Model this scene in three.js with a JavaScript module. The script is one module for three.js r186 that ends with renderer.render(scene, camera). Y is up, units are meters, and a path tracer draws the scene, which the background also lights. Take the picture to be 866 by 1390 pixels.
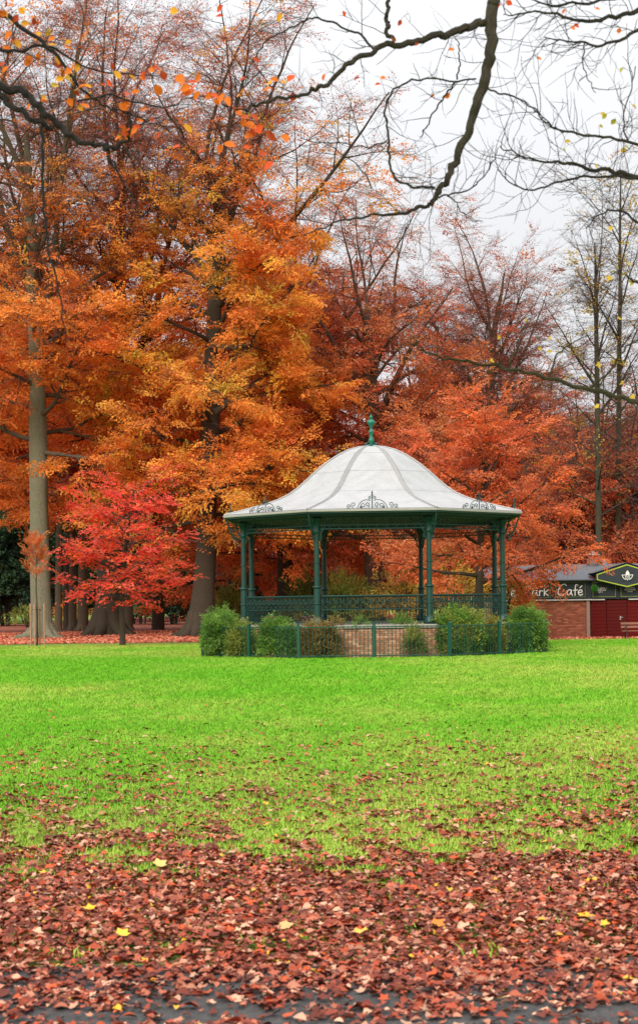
import * as THREE from 'three';
import { mergeGeometries } from 'three/addons/utils/BufferGeometryUtils.js';
import { RoundedBoxGeometry } from 'three/addons/geometries/RoundedBoxGeometry.js';
import { createNoise2D, createNoise3D } from 'simplex-noise';

// ---------------------------------------------------------------- camera, sky, sun, exposure
const scene = new THREE.Scene();
const EYE = 1.82, F = 2250, CX = 433, HOR = 820, ROLL = 0.0125;          // photo pixels (866 x 1390)
const camera = new THREE.PerspectiveCamera(2 * Math.atan(695 / F) * 180 / Math.PI, 866 / 1390, 0.1, 3000);
camera.position.set(0, EYE, 0);
camera.rotation.z = -ROLL;
camera.setViewOffset(866, 1390, 0, 695 - HOR, 866, 1390);                 // shifted lens: level camera, verticals stay vertical
camera.focus = 58; camera.userData.fStop = 5.6;
scene.add(camera);

const renderer = new THREE.WebGLRenderer({ antialias: true });
renderer.toneMapping = THREE.LinearToneMapping;
renderer.toneMappingExposure = 2.1;
renderer.shadowMap.enabled = true;

const n2 = createNoise2D(rng(11)), n3 = createNoise3D(rng(12));
{ // overcast sky: brighter towards the zenith (CIE overcast), faint cloud structure
  const W = 512, H = 256, data = new Float32Array(W * H * 4);
  for (let j = 0; j < H; j++) for (let i = 0; i < W; i++) {
    const el = ((j + 0.5) / H - 0.5) * Math.PI, az = (i + 0.5) / W * 2 * Math.PI, s = Math.max(0, Math.sin(el));
    const x = Math.cos(az) * Math.cos(el), z = Math.sin(az) * Math.cos(el), y = Math.sin(el);
    const c = n3(x * 1.6, y * 4.5, z * 1.6) * 0.6 + n3(x * 4, y * 11, z * 4 + 7) * 0.3;
    const L = 0.42 * (1 + 1.9 * s * s) * (1 + 0.06 * c);
    const o = (j * W + i) * 4, b = 0.5 + 0.5 * c;
    data[o] = L * (0.965 - 0.02 * b); data[o + 1] = L * (0.975 - 0.01 * b); data[o + 2] = L * 1.0; data[o + 3] = 1;
  }
  const t = new THREE.DataTexture(data, W, H, THREE.RGBAFormat, THREE.FloatType);
  t.mapping = THREE.EquirectangularReflectionMapping; t.magFilter = t.minFilter = THREE.LinearFilter; t.needsUpdate = true;
  scene.background = t; scene.environment = t;
}
const sun = new THREE.DirectionalLight(0xfff3e2, 1.5);                    // veiled sun behind the camera's left shoulder
sun.position.set(-16, 31, 42); sun.target.position.set(0, 0, -50);
sun.position.add(sun.target.position);
sun.castShadow = true; sun.shadow.radius = 45; sun.shadow.mapSize.set(4096, 4096);
Object.assign(sun.shadow.camera, { left: -80, right: 80, top: 90, bottom: -90, near: 1, far: 300 });
scene.add(sun, sun.target);

// ---------------------------------------------------------------- helpers
function rng(seed) { return () => { seed = (seed + 0x6d2b79f5) | 0; let t = Math.imul(seed ^ (seed >>> 15), 1 | seed); t = (t + Math.imul(t ^ (t >>> 7), 61 | t)) ^ t; return ((t ^ (t >>> 14)) >>> 0) / 4294967296; }; }
const V = (x, y, z) => new THREE.Vector3(x, y, z), UPV = V(0, 1, 0);
const cR = Math.cos(ROLL), sR = Math.sin(ROLL);
function at(px, py, d) {                                                  // photo pixel + distance along -z -> world
  const u = px - CX, v = HOR - py;
  return V((u * cR + v * sR) / F * d, EYE + (v * cR - u * sR) / F * d, -d);
}
function groundAt(px, py) { const u = px - CX, v = (HOR - py) * cR - u * sR; return at(px, py, -EYE * F / v); }
const groundAtDistance = (px, d) => { const p = at(px, HOR + EYE * F / d, d); p.y = 0; return p; };
const lin = (r, g, b) => new THREE.Color().setRGB(r, g, b);
const srgb = (r, g, b) => new THREE.Color().setRGB(r / 255, g / 255, b / 255, THREE.SRGBColorSpace);
const taken = new Map();
function numbered(n) { const k = taken.get(n) ?? 0; taken.set(n, k + 1); return k ? n + '_' + String(k).padStart(3, '0') : n; }
function tag(o, label, category, group, kind) { if (label) o.userData.label = label; if (category) o.userData.category = category; if (group) o.userData.group = group; if (kind) o.userData.kind = kind; return o; }
function shadowed(o) { o.castShadow = o.receiveShadow = true; return o; }
function thing(name, label, category, pos = [0, 0, 0], turn = 0, group) {
  const o = new THREE.Group(); o.name = numbered(name); o.position.set(...pos); o.rotation.y = turn; scene.add(o);
  return tag(o, label, category, group);
}
function mesh(name, geo, material, parent = scene, kind) {
  const m = shadowed(new THREE.Mesh(geo, material)); m.name = parent === scene ? numbered(name) : name; parent.add(m);
  if (kind) m.userData.kind = kind;
  return m;
}
function copies(name, geo, material, list, parent, kind = 'stuff') {       // list: [Matrix4, Color]
  const m = shadowed(new THREE.InstancedMesh(geo, material, Math.max(1, list.length)));
  list.forEach(([M, c], i) => { m.setMatrixAt(i, M); m.setColorAt(i, c); });
  m.count = list.length; m.name = parent === scene ? numbered(name) : name; m.userData.kind = kind; parent.add(m);
  return m;
}
const box = (w, h, d, x = 0, y = 0, z = 0, r = 0) => (r ? new RoundedBoxGeometry(w, h, d, 1, r) : new THREE.BoxGeometry(w, h, d)).translate(x, y, z);
const tri = (g) => { const o = g.index ? g.toNonIndexed() : g; for (const k of Object.keys(o.attributes)) if (!['position', 'normal', 'uv'].includes(k)) o.deleteAttribute(k); return o; };
const merge = (list) => mergeGeometries(list.map(tri));
class TB {                                                                // tapered tubes joined into one geometry
  constructor() { this.p = []; this.i = []; this.uv = []; }
  tube(pts, radii, sides = 6, cap = true, lump = 0, rand = null) {
    const base = this.p.length / 3, n = pts.length;
    let t0 = pts[1].clone().sub(pts[0]).normalize();
    let nx = Math.abs(t0.y) < 0.9 ? V(0, 1, 0) : V(1, 0, 0);
    nx.addScaledVector(t0, -nx.dot(t0)).normalize();
    let along = 0;
    for (let k = 0; k < n; k++) {
      const t = (k < n - 1 ? pts[k + 1].clone().sub(pts[Math.max(0, k - 1)]) : pts[k].clone().sub(pts[k - 1])).normalize();
      nx.addScaledVector(t, -nx.dot(t)).normalize();
      const ny = t.clone().cross(nx);
      if (k) along += pts[k].distanceTo(pts[k - 1]);
      for (let s = 0; s <= sides; s++) {
        const a = (s % sides) / sides * Math.PI * 2, l = lump ? 1 + lump * n3(Math.cos(a) * 1.3 + pts[0].x, Math.sin(a) * 1.3 + pts[0].z, along * 0.5) : 1, r = radii[k] * l;
        this.p.push(pts[k].x + (nx.x * Math.cos(a) + ny.x * Math.sin(a)) * r, pts[k].y + (nx.y * Math.cos(a) + ny.y * Math.sin(a)) * r, pts[k].z + (nx.z * Math.cos(a) + ny.z * Math.sin(a)) * r);
        this.uv.push(s / sides * Math.max(1, Math.round(radii[0] * 6.28)), along);
      }
      if (k) for (let s = 0; s < sides; s++) { const a = base + (k - 1) * (sides + 1) + s, b = a + sides + 1; this.i.push(a, a + 1, b, b, a + 1, b + 1); }
    }
    if (cap && sides > 3) {
      const c = this.p.length / 3, e = pts[n - 1], o = base + (n - 1) * (sides + 1);
      this.p.push(e.x, e.y, e.z); this.uv.push(0, along);
      for (let s = 0; s < sides; s++) this.i.push(c, o + s, o + s + 1);
    }
    return this;
  }
  geo() {
    const g = new THREE.BufferGeometry();
    g.setAttribute('position', new THREE.Float32BufferAttribute(this.p, 3)); g.setAttribute('uv', new THREE.Float32BufferAttribute(this.uv, 2)); g.setIndex(this.i);
    g.computeVertexNormals(); return g;
  }
}
const rod = (a, b, r, sides = 6) => new TB().tube([a, b], [r, r], sides).geo();
function canvasTex(w, h, draw, opt = {}) {
  const c = document.createElement('canvas'); c.width = w; c.height = h; draw(c.getContext('2d'), w, h);
  const t = new THREE.CanvasTexture(c); t.colorSpace = opt.data ? THREE.NoColorSpace : THREE.SRGBColorSpace; t.wrapS = t.wrapT = THREE.RepeatWrapping; t.magFilter = THREE.LinearFilter;
  if (opt.repeat) t.repeat.set(...opt.repeat);
  return t;
}
// tileable noise texture: f(u, v, noise) -> [r,g,b] linear 0..1 ; noise(u*k) wraps
function noiseTex(N, f, data = false) {
  const a = new Uint8Array(N * N * 4), enc = (x) => data ? x : x <= 0.0031308 ? 12.92 * x : 1.055 * Math.pow(x, 1 / 2.4) - 0.055;
  const wrap = (fx, fy, s) => (u, v) => { const A = u * 6.2832, B = v * 6.2832, k = fx / 6.2832, q = fy / 6.2832; return n3(Math.cos(A) * k + s + Math.cos(B) * q, Math.sin(A) * k + s * 2, Math.sin(B) * q - s) * 0.9; };
  const fn = f(wrap);
  for (let j = 0; j < N; j++) for (let i = 0; i < N; i++) { const c = fn(i / N, j / N), o = (j * N + i) * 4; for (let k = 0; k < 3; k++) a[o + k] = 255 * Math.min(1, Math.max(0, enc(c[k]))); a[o + 3] = 255; }
  const t = new THREE.DataTexture(a, N, N, THREE.RGBAFormat); t.wrapS = t.wrapT = THREE.RepeatWrapping; t.magFilter = THREE.LinearFilter; t.minFilter = THREE.LinearMipmapLinearFilter;
  if (!data) t.colorSpace = THREE.SRGBColorSpace; t.needsUpdate = true; return t;
}
const withRepeat = (t, x, y) => { const c = t.clone(); c.repeat.set(x, y); c.needsUpdate = true; return c; };
const std = (color, roughness = 0.8, extra = {}) => new THREE.MeshStandardMaterial({ color, roughness, ...extra });
const sstep = (a, b, x) => { const t = Math.min(1, Math.max(0, (x - a) / (b - a))); return t * t * (3 - 2 * t); };
const lerp = (a, b, t) => a + (b - a) * t;

// ---------------------------------------------------------------- materials
const grainTex = noiseTex(256, (w) => { const a = w(60, 60, 1), b = w(14, 14, 5); return (u, v) => { const g = 0.72 + 0.18 * a(u, v) + 0.14 * b(u, v); return [g, g, g]; }; });
const bumpTex = noiseTex(256, (w) => { const a = w(70, 70, 2), b = w(20, 20, 6); return (u, v) => { const g = 0.5 + 0.3 * a(u, v) + 0.25 * b(u, v); return [g, g, g]; }; }, true);
const barkTex = noiseTex(512, (w) => { const a = w(70, 16, 3), b = w(24, 5, 8), c = w(7, 4, 15), d = w(120, 60, 20); return (u, v) => {
  const g = 0.62 + 0.17 * a(u, v) + 0.16 * b(u, v) + 0.06 * d(u, v), moss = sstep(0.1, 0.6, c(u, v)); return [g * lerp(1, 0.82, moss), g * lerp(0.97, 0.95, moss), g * lerp(0.9, 0.6, moss)]; }; });
const barkBump = noiseTex(512, (w) => { const a = w(70, 14, 3), b = w(24, 5, 8); return (u, v) => { const g = 0.5 + 0.3 * a(u, v) + 0.25 * b(u, v); return [g, g, g]; }; }, true);
const bark = (r, g, b) => std(lin(r, g, b), 0.95, { map: barkTex, bumpMap: barkBump, bumpScale: 0.03 });
const M = {
  barkGrey: bark(0.33, 0.32, 0.24), barkDark: bark(0.1, 0.075, 0.055), barkMid: bark(0.2, 0.155, 0.115), barkMoss: bark(0.22, 0.2, 0.085), barkRed: bark(0.17, 0.1, 0.075),
  twig: std(lin(0.17, 0.085, 0.075), 0.95), twigDark: std(lin(0.05, 0.038, 0.03), 0.95),
  leaf: new THREE.MeshPhysicalMaterial({ color: 0xffffff, roughness: 0.85, transmission: 0.5, thickness: 0, specularIntensity: 0.4, side: THREE.DoubleSide }),
  evergreen: new THREE.MeshPhysicalMaterial({ color: 0xffffff, roughness: 0.6, transmission: 0.15, thickness: 0, specularIntensity: 0.5, side: THREE.DoubleSide }),
  litter: std(lin(1, 1, 1), 0.85, { side: THREE.DoubleSide }),
  blade: new THREE.MeshPhysicalMaterial({ color: 0xffffff, roughness: 0.8, specularIntensity: 0.3, side: THREE.DoubleSide }),
  green: std(srgb(0, 66, 56), 0.48, { bumpMap: withRepeat(bumpTex, 2, 2), bumpScale: 0.001, map: withRepeat(grainTex, 1, 1) }),
  greenFence: std(srgb(0, 84, 62), 0.5, { map: grainTex }),
  iron: std(lin(0.02, 0.02, 0.02), 0.5),
};

// ---------------------------------------------------------------- small shared geometries: leaf sprays, twigs, leaves, grass
function polyGeo(p, idx) { const g = new THREE.BufferGeometry(); g.setAttribute('position', new THREE.Float32BufferAttribute(p, 3)); g.setIndex(idx); g.computeVertexNormals(); return g; }
function sprayGeo(seed, { len = 0.85, leaves = 26, leafLen = 0.15, leafWid = 0.1, droop = 0.15, thick = 0.6 }) {
  const R = rng(seed), p = [], ix = [];
  for (let k = 0; k < leaves; k++) {
    const t = (k + R()) / leaves, side = k % 2 ? 1 : -1, off = (0.04 + R() * 0.26) * len * (1 - 0.5 * t);
    const c = V(side * off, (R() - 0.5) * thick * 0.3 * len - droop * t * t * len, t * len);
    const dir = V(side * (0.5 + R()), (R() - 0.65) * 0.9, 0.35 + R() * 0.8).normalize();
    const nrm = V((R() - 0.5) * 2.4, 1, (R() - 0.5) * 2.4).normalize(), sd = dir.clone().cross(nrm).normalize(), l = leafLen * (0.65 + R() * 0.6), w = leafWid * (0.65 + R() * 0.6) / 2;
    const up = sd.clone().cross(dir), b = p.length / 3;
    for (const [a, s, h] of [[0, 0, 0], [0.45, 1, 0.25], [1, 0, -0.15], [0.45, -1, 0.25]]) { const q = c.clone().addScaledVector(dir, a * l).addScaledVector(sd, s * w).addScaledVector(up, h * w); p.push(q.x, q.y, q.z); }
    ix.push(b, b + 1, b + 2, b, b + 2, b + 3);
  }
  // crease: unshared normals are not needed at this size
  return polyGeo(p, ix);
}
function twigGeo(seed, n = 9, len = 1.2, r = 0.0055) {
  const R = rng(seed), tb = new TB();
  const axis = []; let q = V(0, 0, 0); for (let k = 0; k <= 4; k++) { axis.push(q.clone()); q.add(V((R() - 0.5) * 0.12, (R() - 0.3) * 0.1, len / 4)); }
  tb.tube(axis, [r * 1.5, r * 1.3, r, r * 0.8, r * 0.5], 3, false);
  for (let k = 0; k < n; k++) {
    const t = 0.1 + 0.9 * (k + R()) / n, f = Math.min(3.99, t * 4), a = axis[Math.floor(f)].clone().lerp(axis[Math.floor(f) + 1], f % 1), side = k % 2 ? 1 : -1, l = (0.2 + 0.3 * R()) * (1.2 - 0.6 * t);
    const d = V(side * (0.6 + R() * 0.4), (R() - 0.3) * 0.6, 0.6 + R() * 0.5).normalize(), m = a.clone().addScaledVector(d, l * 0.55), e = m.clone().addScaledVector(d.clone().add(V(0, 0.25, 0.35)).normalize(), l * 0.45);
    tb.tube([a, m, e], [r * 0.8, r * 0.65, r * 0.4], 3, false);
  }
  return tb.geo();
}
const SPRAY = [sprayGeo(1, {}), sprayGeo(2, { leaves: 22, len: 0.75 }), sprayGeo(3, { leaves: 30, len: 1.0 })];
const SPRAY_SPARSE = [sprayGeo(4, { leaves: 8, len: 0.8, leafLen: 0.11 }), sprayGeo(5, { leaves: 6, len: 0.7, leafLen: 0.11 })];
const SPRAY_SMALL = [sprayGeo(6, { leaves: 20, len: 0.42, leafLen: 0.1, leafWid: 0.06 }), sprayGeo(7, { leaves: 16, len: 0.36, leafLen: 0.1, leafWid: 0.06 })];
const SPRAY_SHRUB = [sprayGeo(8, { leaves: 16, len: 0.3, leafLen: 0.075, leafWid: 0.042, thick: 0.9 }), sprayGeo(9, { leaves: 13, len: 0.34, leafLen: 0.08, leafWid: 0.04, thick: 0.9 })];
const SPRAY_DARK = [sprayGeo(10, { leaves: 24, len: 0.8, leafLen: 0.2, leafWid: 0.1, thick: 0.9, droop: 0.25 })];
const TWIG = [twigGeo(1), twigGeo(2, 13, 1.3), twigGeo(3, 8, 0.9)];
const BASIS = new THREE.Matrix4();
function placed(p, dir, up, s, sx = s) {                                  // z axis along dir
  const z = dir.clone().normalize(), x = up.clone().cross(z); if (x.lengthSq() < 1e-6) x.set(1, 0, 0); x.normalize(); const y = z.clone().cross(x);
  return new THREE.Matrix4().makeBasis(x.multiplyScalar(sx), y.multiplyScalar(s), z.multiplyScalar(s)).setPosition(p);
}
const randDir = (R) => { const z = R() * 2 - 1, a = R() * 6.2832, r = Math.sqrt(1 - z * z); return V(r * Math.cos(a), z, r * Math.sin(a)); };
const mixPal = (pal, R, p, f = 0.18, seed = 0) => {
  const n = Math.min(0.999, Math.max(0, 0.5 + 0.5 * n3(p.x * f + seed, p.y * f, p.z * f) + (R() - 0.5) * 0.45)) * (pal.length - 1), i = Math.floor(n), c = pal[i].clone().lerp(pal[Math.min(pal.length - 1, i + 1)], n - i);
  return c.multiplyScalar(0.75 + R() * 0.5);
};

// ---------------------------------------------------------------- ground
const grassTex = noiseTex(1024, (w) => { const a = w(330, 330, 2), b = w(90, 90, 4), c = w(16, 16, 9); return (u, v) => { const g = 0.62 + 0.2 * a(u, v) + 0.15 * b(u, v), y = 0.5 + 0.5 * c(u, v); return [g * (0.9 + 0.25 * y), g, g * 0.9]; }; });
const grassBump = noiseTex(512, (w) => { const a = w(180, 180, 2), b = w(60, 60, 4); return (u, v) => { const g = 0.5 + 0.35 * a(u, v) + 0.2 * b(u, v); return [g, g, g]; }; }, true);
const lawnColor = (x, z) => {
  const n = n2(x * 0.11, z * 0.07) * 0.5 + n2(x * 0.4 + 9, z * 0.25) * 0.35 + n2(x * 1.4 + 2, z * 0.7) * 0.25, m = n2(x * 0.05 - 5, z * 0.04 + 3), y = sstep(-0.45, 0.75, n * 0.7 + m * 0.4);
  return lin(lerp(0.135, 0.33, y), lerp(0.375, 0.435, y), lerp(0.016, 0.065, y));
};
{
  const xs = [], zs = [];
  for (let x = -700; x <= 700; x += Math.abs(x) < 60 ? 1 : 40) xs.push(x);
  for (let z = 60; z >= -1400; z -= z > -110 ? 1 : 40) zs.push(z);
  const p = [], c = [], uv = [], ix = [], n = xs.length;
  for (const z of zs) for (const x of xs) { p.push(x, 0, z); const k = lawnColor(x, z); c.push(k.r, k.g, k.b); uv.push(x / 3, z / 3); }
  for (let j = 0; j < zs.length - 1; j++) for (let i = 0; i < n - 1; i++) { const a = j * n + i; ix.push(a, a + 1, a + n, a + n, a + 1, a + n + 1); }
  const g = polyGeo(p, ix); g.setAttribute('color', new THREE.Float32BufferAttribute(c, 3)); g.setAttribute('uv', new THREE.Float32BufferAttribute(uv, 2));
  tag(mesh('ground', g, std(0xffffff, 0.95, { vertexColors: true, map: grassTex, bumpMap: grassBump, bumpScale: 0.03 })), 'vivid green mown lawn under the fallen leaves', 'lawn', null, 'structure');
}
// asphalt path along the bottom edge
const pathEdge = (x) => -8.4 - 0.035 * x + 0.05 * n2(x * 1.3, 3) + 0.02 * n2(x * 5, 8);
{
  const p = [], uv = [], ix = []; let k = 0;
  for (let x = -30; x <= 30; x += 0.15, k++) { p.push(x, 0.004, pathEdge(x), x, 0.004, -4.2 - 0.035 * x); uv.push(x, pathEdge(x), x, -4.2); if (k) { const a = k * 2; ix.push(a - 2, a, a - 1, a - 1, a, a + 1); } }
  for (let i = 0; i < ix.length; i += 3) [ix[i + 1], ix[i + 2]] = [ix[i + 2], ix[i + 1]];
  const g = polyGeo(p, ix); g.setAttribute('uv', new THREE.Float32BufferAttribute(uv, 2));
  const asphalt = noiseTex(512, (w) => { const a = w(110, 110, 2), b = w(45, 45, 4), c = w(8, 8, 7); return (u, v) => { const s = 0.55 + 0.5 * Math.pow(Math.max(0, a(u, v)), 0.7) - 0.25 * Math.max(0, -a(u, v)) + 0.16 * b(u, v) + 0.16 * c(u, v); return [s, s, s]; }; });
  tag(mesh('path', g, std(lin(0.085, 0.08, 0.078), 0.9, { map: asphalt, bumpMap: grassBump, bumpScale: 0.006, side: THREE.DoubleSide })), 'dark asphalt path along the edge of the leafy lawn', 'path', null, 'structure');
}
// far leaf-covered ground under the beeches (behind the lawn)
const carpetEdge = (x) => (x < 8 ? -82.5 : -77.5) + 0.9 * n2(x * 0.12, 20) + 0.5 * n2(x * 0.7, 4);
{
  const p = [], uv = [], ix = [], c = []; const N = 260, Mz = 24;
  for (let i = 0; i <= N; i++) { const x = -95 + 190 * i / N; for (let j = 0; j <= Mz; j++) { const z0 = carpetEdge(x), z = lerp(z0, x < -30 ? -186 : -262, j / Mz); p.push(x, 0.006 + 0.05 * (0.5 + 0.5 * n2(x * 0.3, z * 0.3)) * Math.min(1, j / 2), z); uv.push(x / 2, z / 2); } }
  for (let i = 0; i < N; i++) for (let j = 0; j < Mz; j++) { const a = i * (Mz + 1) + j; ix.push(a, a + Mz + 1, a + 1, a + 1, a + Mz + 1, a + Mz + 2); }
  const g = polyGeo(p, ix); g.setAttribute('uv', new THREE.Float32BufferAttribute(uv, 2));
  const tex = noiseTex(1024, (w) => { const a = w(420, 420, 2), b = w(170, 170, 4), k = w(20, 20, 9), e = w(300, 300, 14); return (u, v) => {
    const s = 0.6 + 0.5 * a(u, v) + 0.25 * b(u, v), o = sstep(0.1, 0.7, e(u, v)), m = 0.5 + 0.5 * k(u, v); return [s * lerp(0.42, 0.62, o) * (0.8 + 0.3 * m), s * lerp(0.1, 0.24, o), s * lerp(0.05, 0.12, o)]; }; });
  tag(mesh('leaf_covered_ground', g, std(lin(0.95, 0.75, 0.62), 0.95, { map: tex, bumpMap: grassBump, bumpScale: 0.04, side: THREE.DoubleSide })), 'red brown carpet of fallen leaves beneath the tall beech trees', 'leaf litter', null, 'structure');
}
// fallen leaves
function leafGeo(seed, kind) {                                            // lies in xz, stalk at origin side, curled
  const R = rng(seed), p = [], ix = [];
  if (kind === 'oval') {
    const rows = [[0, 0.02], [0.22, 0.27], [0.5, 0.36], [0.78, 0.22], [1, 0.0]], cu = 0.25 + R() * 0.5, ro = (R() - 0.3) * 0.9;
    rows.forEach(([t, w]) => { for (const s of [-1, 0, 1]) p.push(s * w, (s ? cu * w : 0) + ro * (t - 0.5) * (t - 0.5) + (R() - 0.5) * 0.06, t - 0.5); });
    for (let k = 0; k < 4; k++) for (const s of [0, 1]) { const a = k * 3 + s, b = a + 3; ix.push(a, b, a + 1, a + 1, b, b + 1); }
    if (R() > 0.5) for (let i = 0; i < p.length; i += 3) p[i] *= 0.85;
  } else {
    const pts = 5, out = []; for (let k = 0; k < pts; k++) { const a = (-126 + 63 * k) * Math.PI / 180; out.push([a, [0.36, 0.52, 0.62, 0.52, 0.36][k] * (0.9 + 0.2 * R())]); if (k < pts - 1) out.push([a + 0.55, 0.34]); }
    out.unshift([-Math.PI + 0.1, 0.12]); out.push([Math.PI - 0.1, 0.12]);
    p.push(0, 0, 0); const c1 = (R() - 0.2) * 0.8, c2 = R() * 0.6;
    out.forEach(([a, r]) => { const x = Math.sin(a) * r, z = Math.cos(a) * r; p.push(x, c2 * Math.abs(x) * 0.9 + c1 * z * z + (R() - 0.5) * 0.09, z); });
    for (let k = 1; k < out.length; k++) ix.push(0, k, k + 1);
    ix.push(0, out.length, 1);
  }
  return polyGeo(p, ix);
}
// leaves per square metre: a closed layer by the path that breaks up into drifts further out on the lawn
const cover = (x, z) => {
  const d = -z, e = pathEdge(x), q = 0.5 + 0.13 * n2(x * 0.4, z * 0.34) + 0.2 * n2(x * 1.6 + 4, z * 1.1) + 0.22 * n2(x * 4.3 + 1, z * 2.6);
  if (z > e) return 1300 * sstep(e + 1.1, e - 0.1, z) * (0.25 + q) * (x > 0.9 ? 0.7 : 1) + 700 * sstep(0.36, 0.7, q) + 140;
  const thr = d < 12.5 ? 0.2 + (d - 10.0) * 0.145 : d < 18 ? 0.5625 + (d - 12.5) * 0.024 : 0.677 + (d - 18) * 0.045;
  let k = 1600 * sstep(thr - 0.2, thr + 0.3, q) * sstep(26, 20, d) * lerp(1, 0.42, sstep(11, 16, d));
  k += 75 * sstep(27, 14, d); k += 6 * sstep(33, 18, d); k += 0.5 * sstep(75, 25, d) + 0.12;
  return k;
};
const FALLEN = [leafGeo(1, 'oval'), leafGeo(2, 'maple'), leafGeo(3, 'oval'), leafGeo(4, 'maple'), leafGeo(5, 'maple'), leafGeo(6, 'oval')];
const litterPal = [lin(0.1, 0.016, 0.009), lin(0.19, 0.036, 0.018), lin(0.31, 0.08, 0.04), lin(0.28, 0.05, 0.022), lin(0.4, 0.16, 0.095), lin(0.52, 0.28, 0.18), lin(0.42, 0.065, 0.016), lin(0.14, 0.03, 0.015), lin(0.27, 0.045, 0.017), lin(0.36, 0.11, 0.06), lin(0.13, 0.025, 0.012)];
{
  const root = tag(new THREE.Group(), 'brown and red fallen leaves strewn across the near lawn', 'fallen leaves', null, 'stuff'); root.name = 'fallen_leaves'; scene.add(root);
  const R = rng(77), lists = FALLEN.map(() => []);
  const drop = (x, z, s, y0) => {
    const k = Math.floor(R() * FALLEN.length), nm = V((R() - 0.5) * 1.0, 1, (R() - 0.5) * 1.0).normalize(), a = R() * 6.2832;
    const c = R() < 0.008 ? lin(0.62, 0.36, 0.03) : litterPal[Math.floor(R() * litterPal.length)].clone().multiplyScalar(0.75 + R() * 0.6);
    lists[k].push([placed(V(x, y0, z), V(Math.cos(a), (R() - 0.5) * 0.4, Math.sin(a)), nm, s * (k % 2 ? 1.15 : 1)), c]);
  };
  for (let z = -5.2; z > -76; ) {
    const step = z > -26 ? 0.25 : 1, half = 0.1925 * -z + 2.2;
    for (let x = -half; x < half; x += step) {
      const n = cover(x + step / 2, z - step / 2) * step * step, m = Math.floor(n) + (R() < n % 1 ? 1 : 0);
      for (let k = 0; k < m; k++) { const dz = -z; const lx = x + R() * step, lz = z - R() * step; drop(lx, lz, 0.026 + 0.05 * Math.pow(R(), 1.4), lerp(0.012, 0.036, sstep(0, -0.8, lz - pathEdge(lx))) + R() * lerp(0.012, 0.028, sstep(0, -0.6, lz - pathEdge(lx)))); }
    }
    z -= step;
  }
  lists.forEach((l, i) => copies('leaf_scatter', FALLEN[i], M.litter, l, root));
  // far carpet
  const far = tag(new THREE.Group(), 'red fallen leaves lying thick under the far beech trees', 'fallen leaves', null, 'stuff'); far.name = 'fallen_leaves_001'; scene.add(far);
  const fl = [[], []];
  for (let k = 0; k < 52000; k++) {
    const x = -40 + R() * 85, e = carpetEdge(x), z = e + 2.2 - Math.pow(R(), 1.7) * 38; if (z > e && R() < (z - e) / 2.2) continue;
    const a = R() * 6.2832; if (x > 14 && x < 40 && z < -79) continue;
    const c = [lin(0.36, 0.065, 0.028), lin(0.44, 0.1, 0.045), lin(0.48, 0.15, 0.08), lin(0.26, 0.045, 0.02), lin(0.5, 0.22, 0.13)][Math.floor(R() * 5)];
    fl[k % 2].push([placed(V(x, 0.04 + R() * 0.04, z), V(Math.cos(a), (R() - 0.5) * 0.8, Math.sin(a)), V((R() - 0.5) * 1.6, 1, R() * 1.2).normalize(), 0.1 + 0.09 * R()), c.multiplyScalar(0.8 + 0.5 * R())]);
  }
  copies('leaf_scatter', FALLEN[0], M.litter, fl[0], far); copies('leaf_scatter', FALLEN[1], M.litter, fl[1], far);
}
// single bright leaves that stand out
for (const [px, py, s, r, g, b, lab] of [[124, 1250, 0.12, 0.75, 0.42, 0.02, 'bright yellow maple leaf lying alone on brown red litter'], [797, 1259, 0.13, 0.8, 0.36, 0.015, 'large golden yellow maple leaf on the litter beside bare asphalt'],
  [166, 1286, 0.1, 0.75, 0.45, 0.04, 'small lemon yellow leaf close to the path edge'], [490, 1281, 0.1, 0.78, 0.4, 0.06, 'pale yellow orange leaf at the path edge'], [385, 1274, 0.11, 0.6, 0.33, 0.13, 'tan curled leaf lying on top of the litter'],
  [593, 1271, 0.1, 0.7, 0.18, 0.02, 'orange curled leaf on the red litter'], [216, 1188, 0.13, 0.62, 0.42, 0.12, 'broad straw yellow leaf where green grass shows between leaves'], [818, 1271, 0.07, 0.75, 0.4, 0.03, 'little yellow leaf lying on dark asphalt']]) {
  const p = groundAt(px, py), m = mesh('fallen_leaf', FALLEN[1 + (px % 2) * 2], std(lin(r, g, b), 0.8, { side: THREE.DoubleSide }));
  m.scale.setScalar(s * 0.95); m.position.set(p.x, 0.07, p.z); m.rotation.set(0.25, px, 0.15);
  tag(m, lab, 'leaf', 'single leaves standing out on the litter');
}
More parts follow.
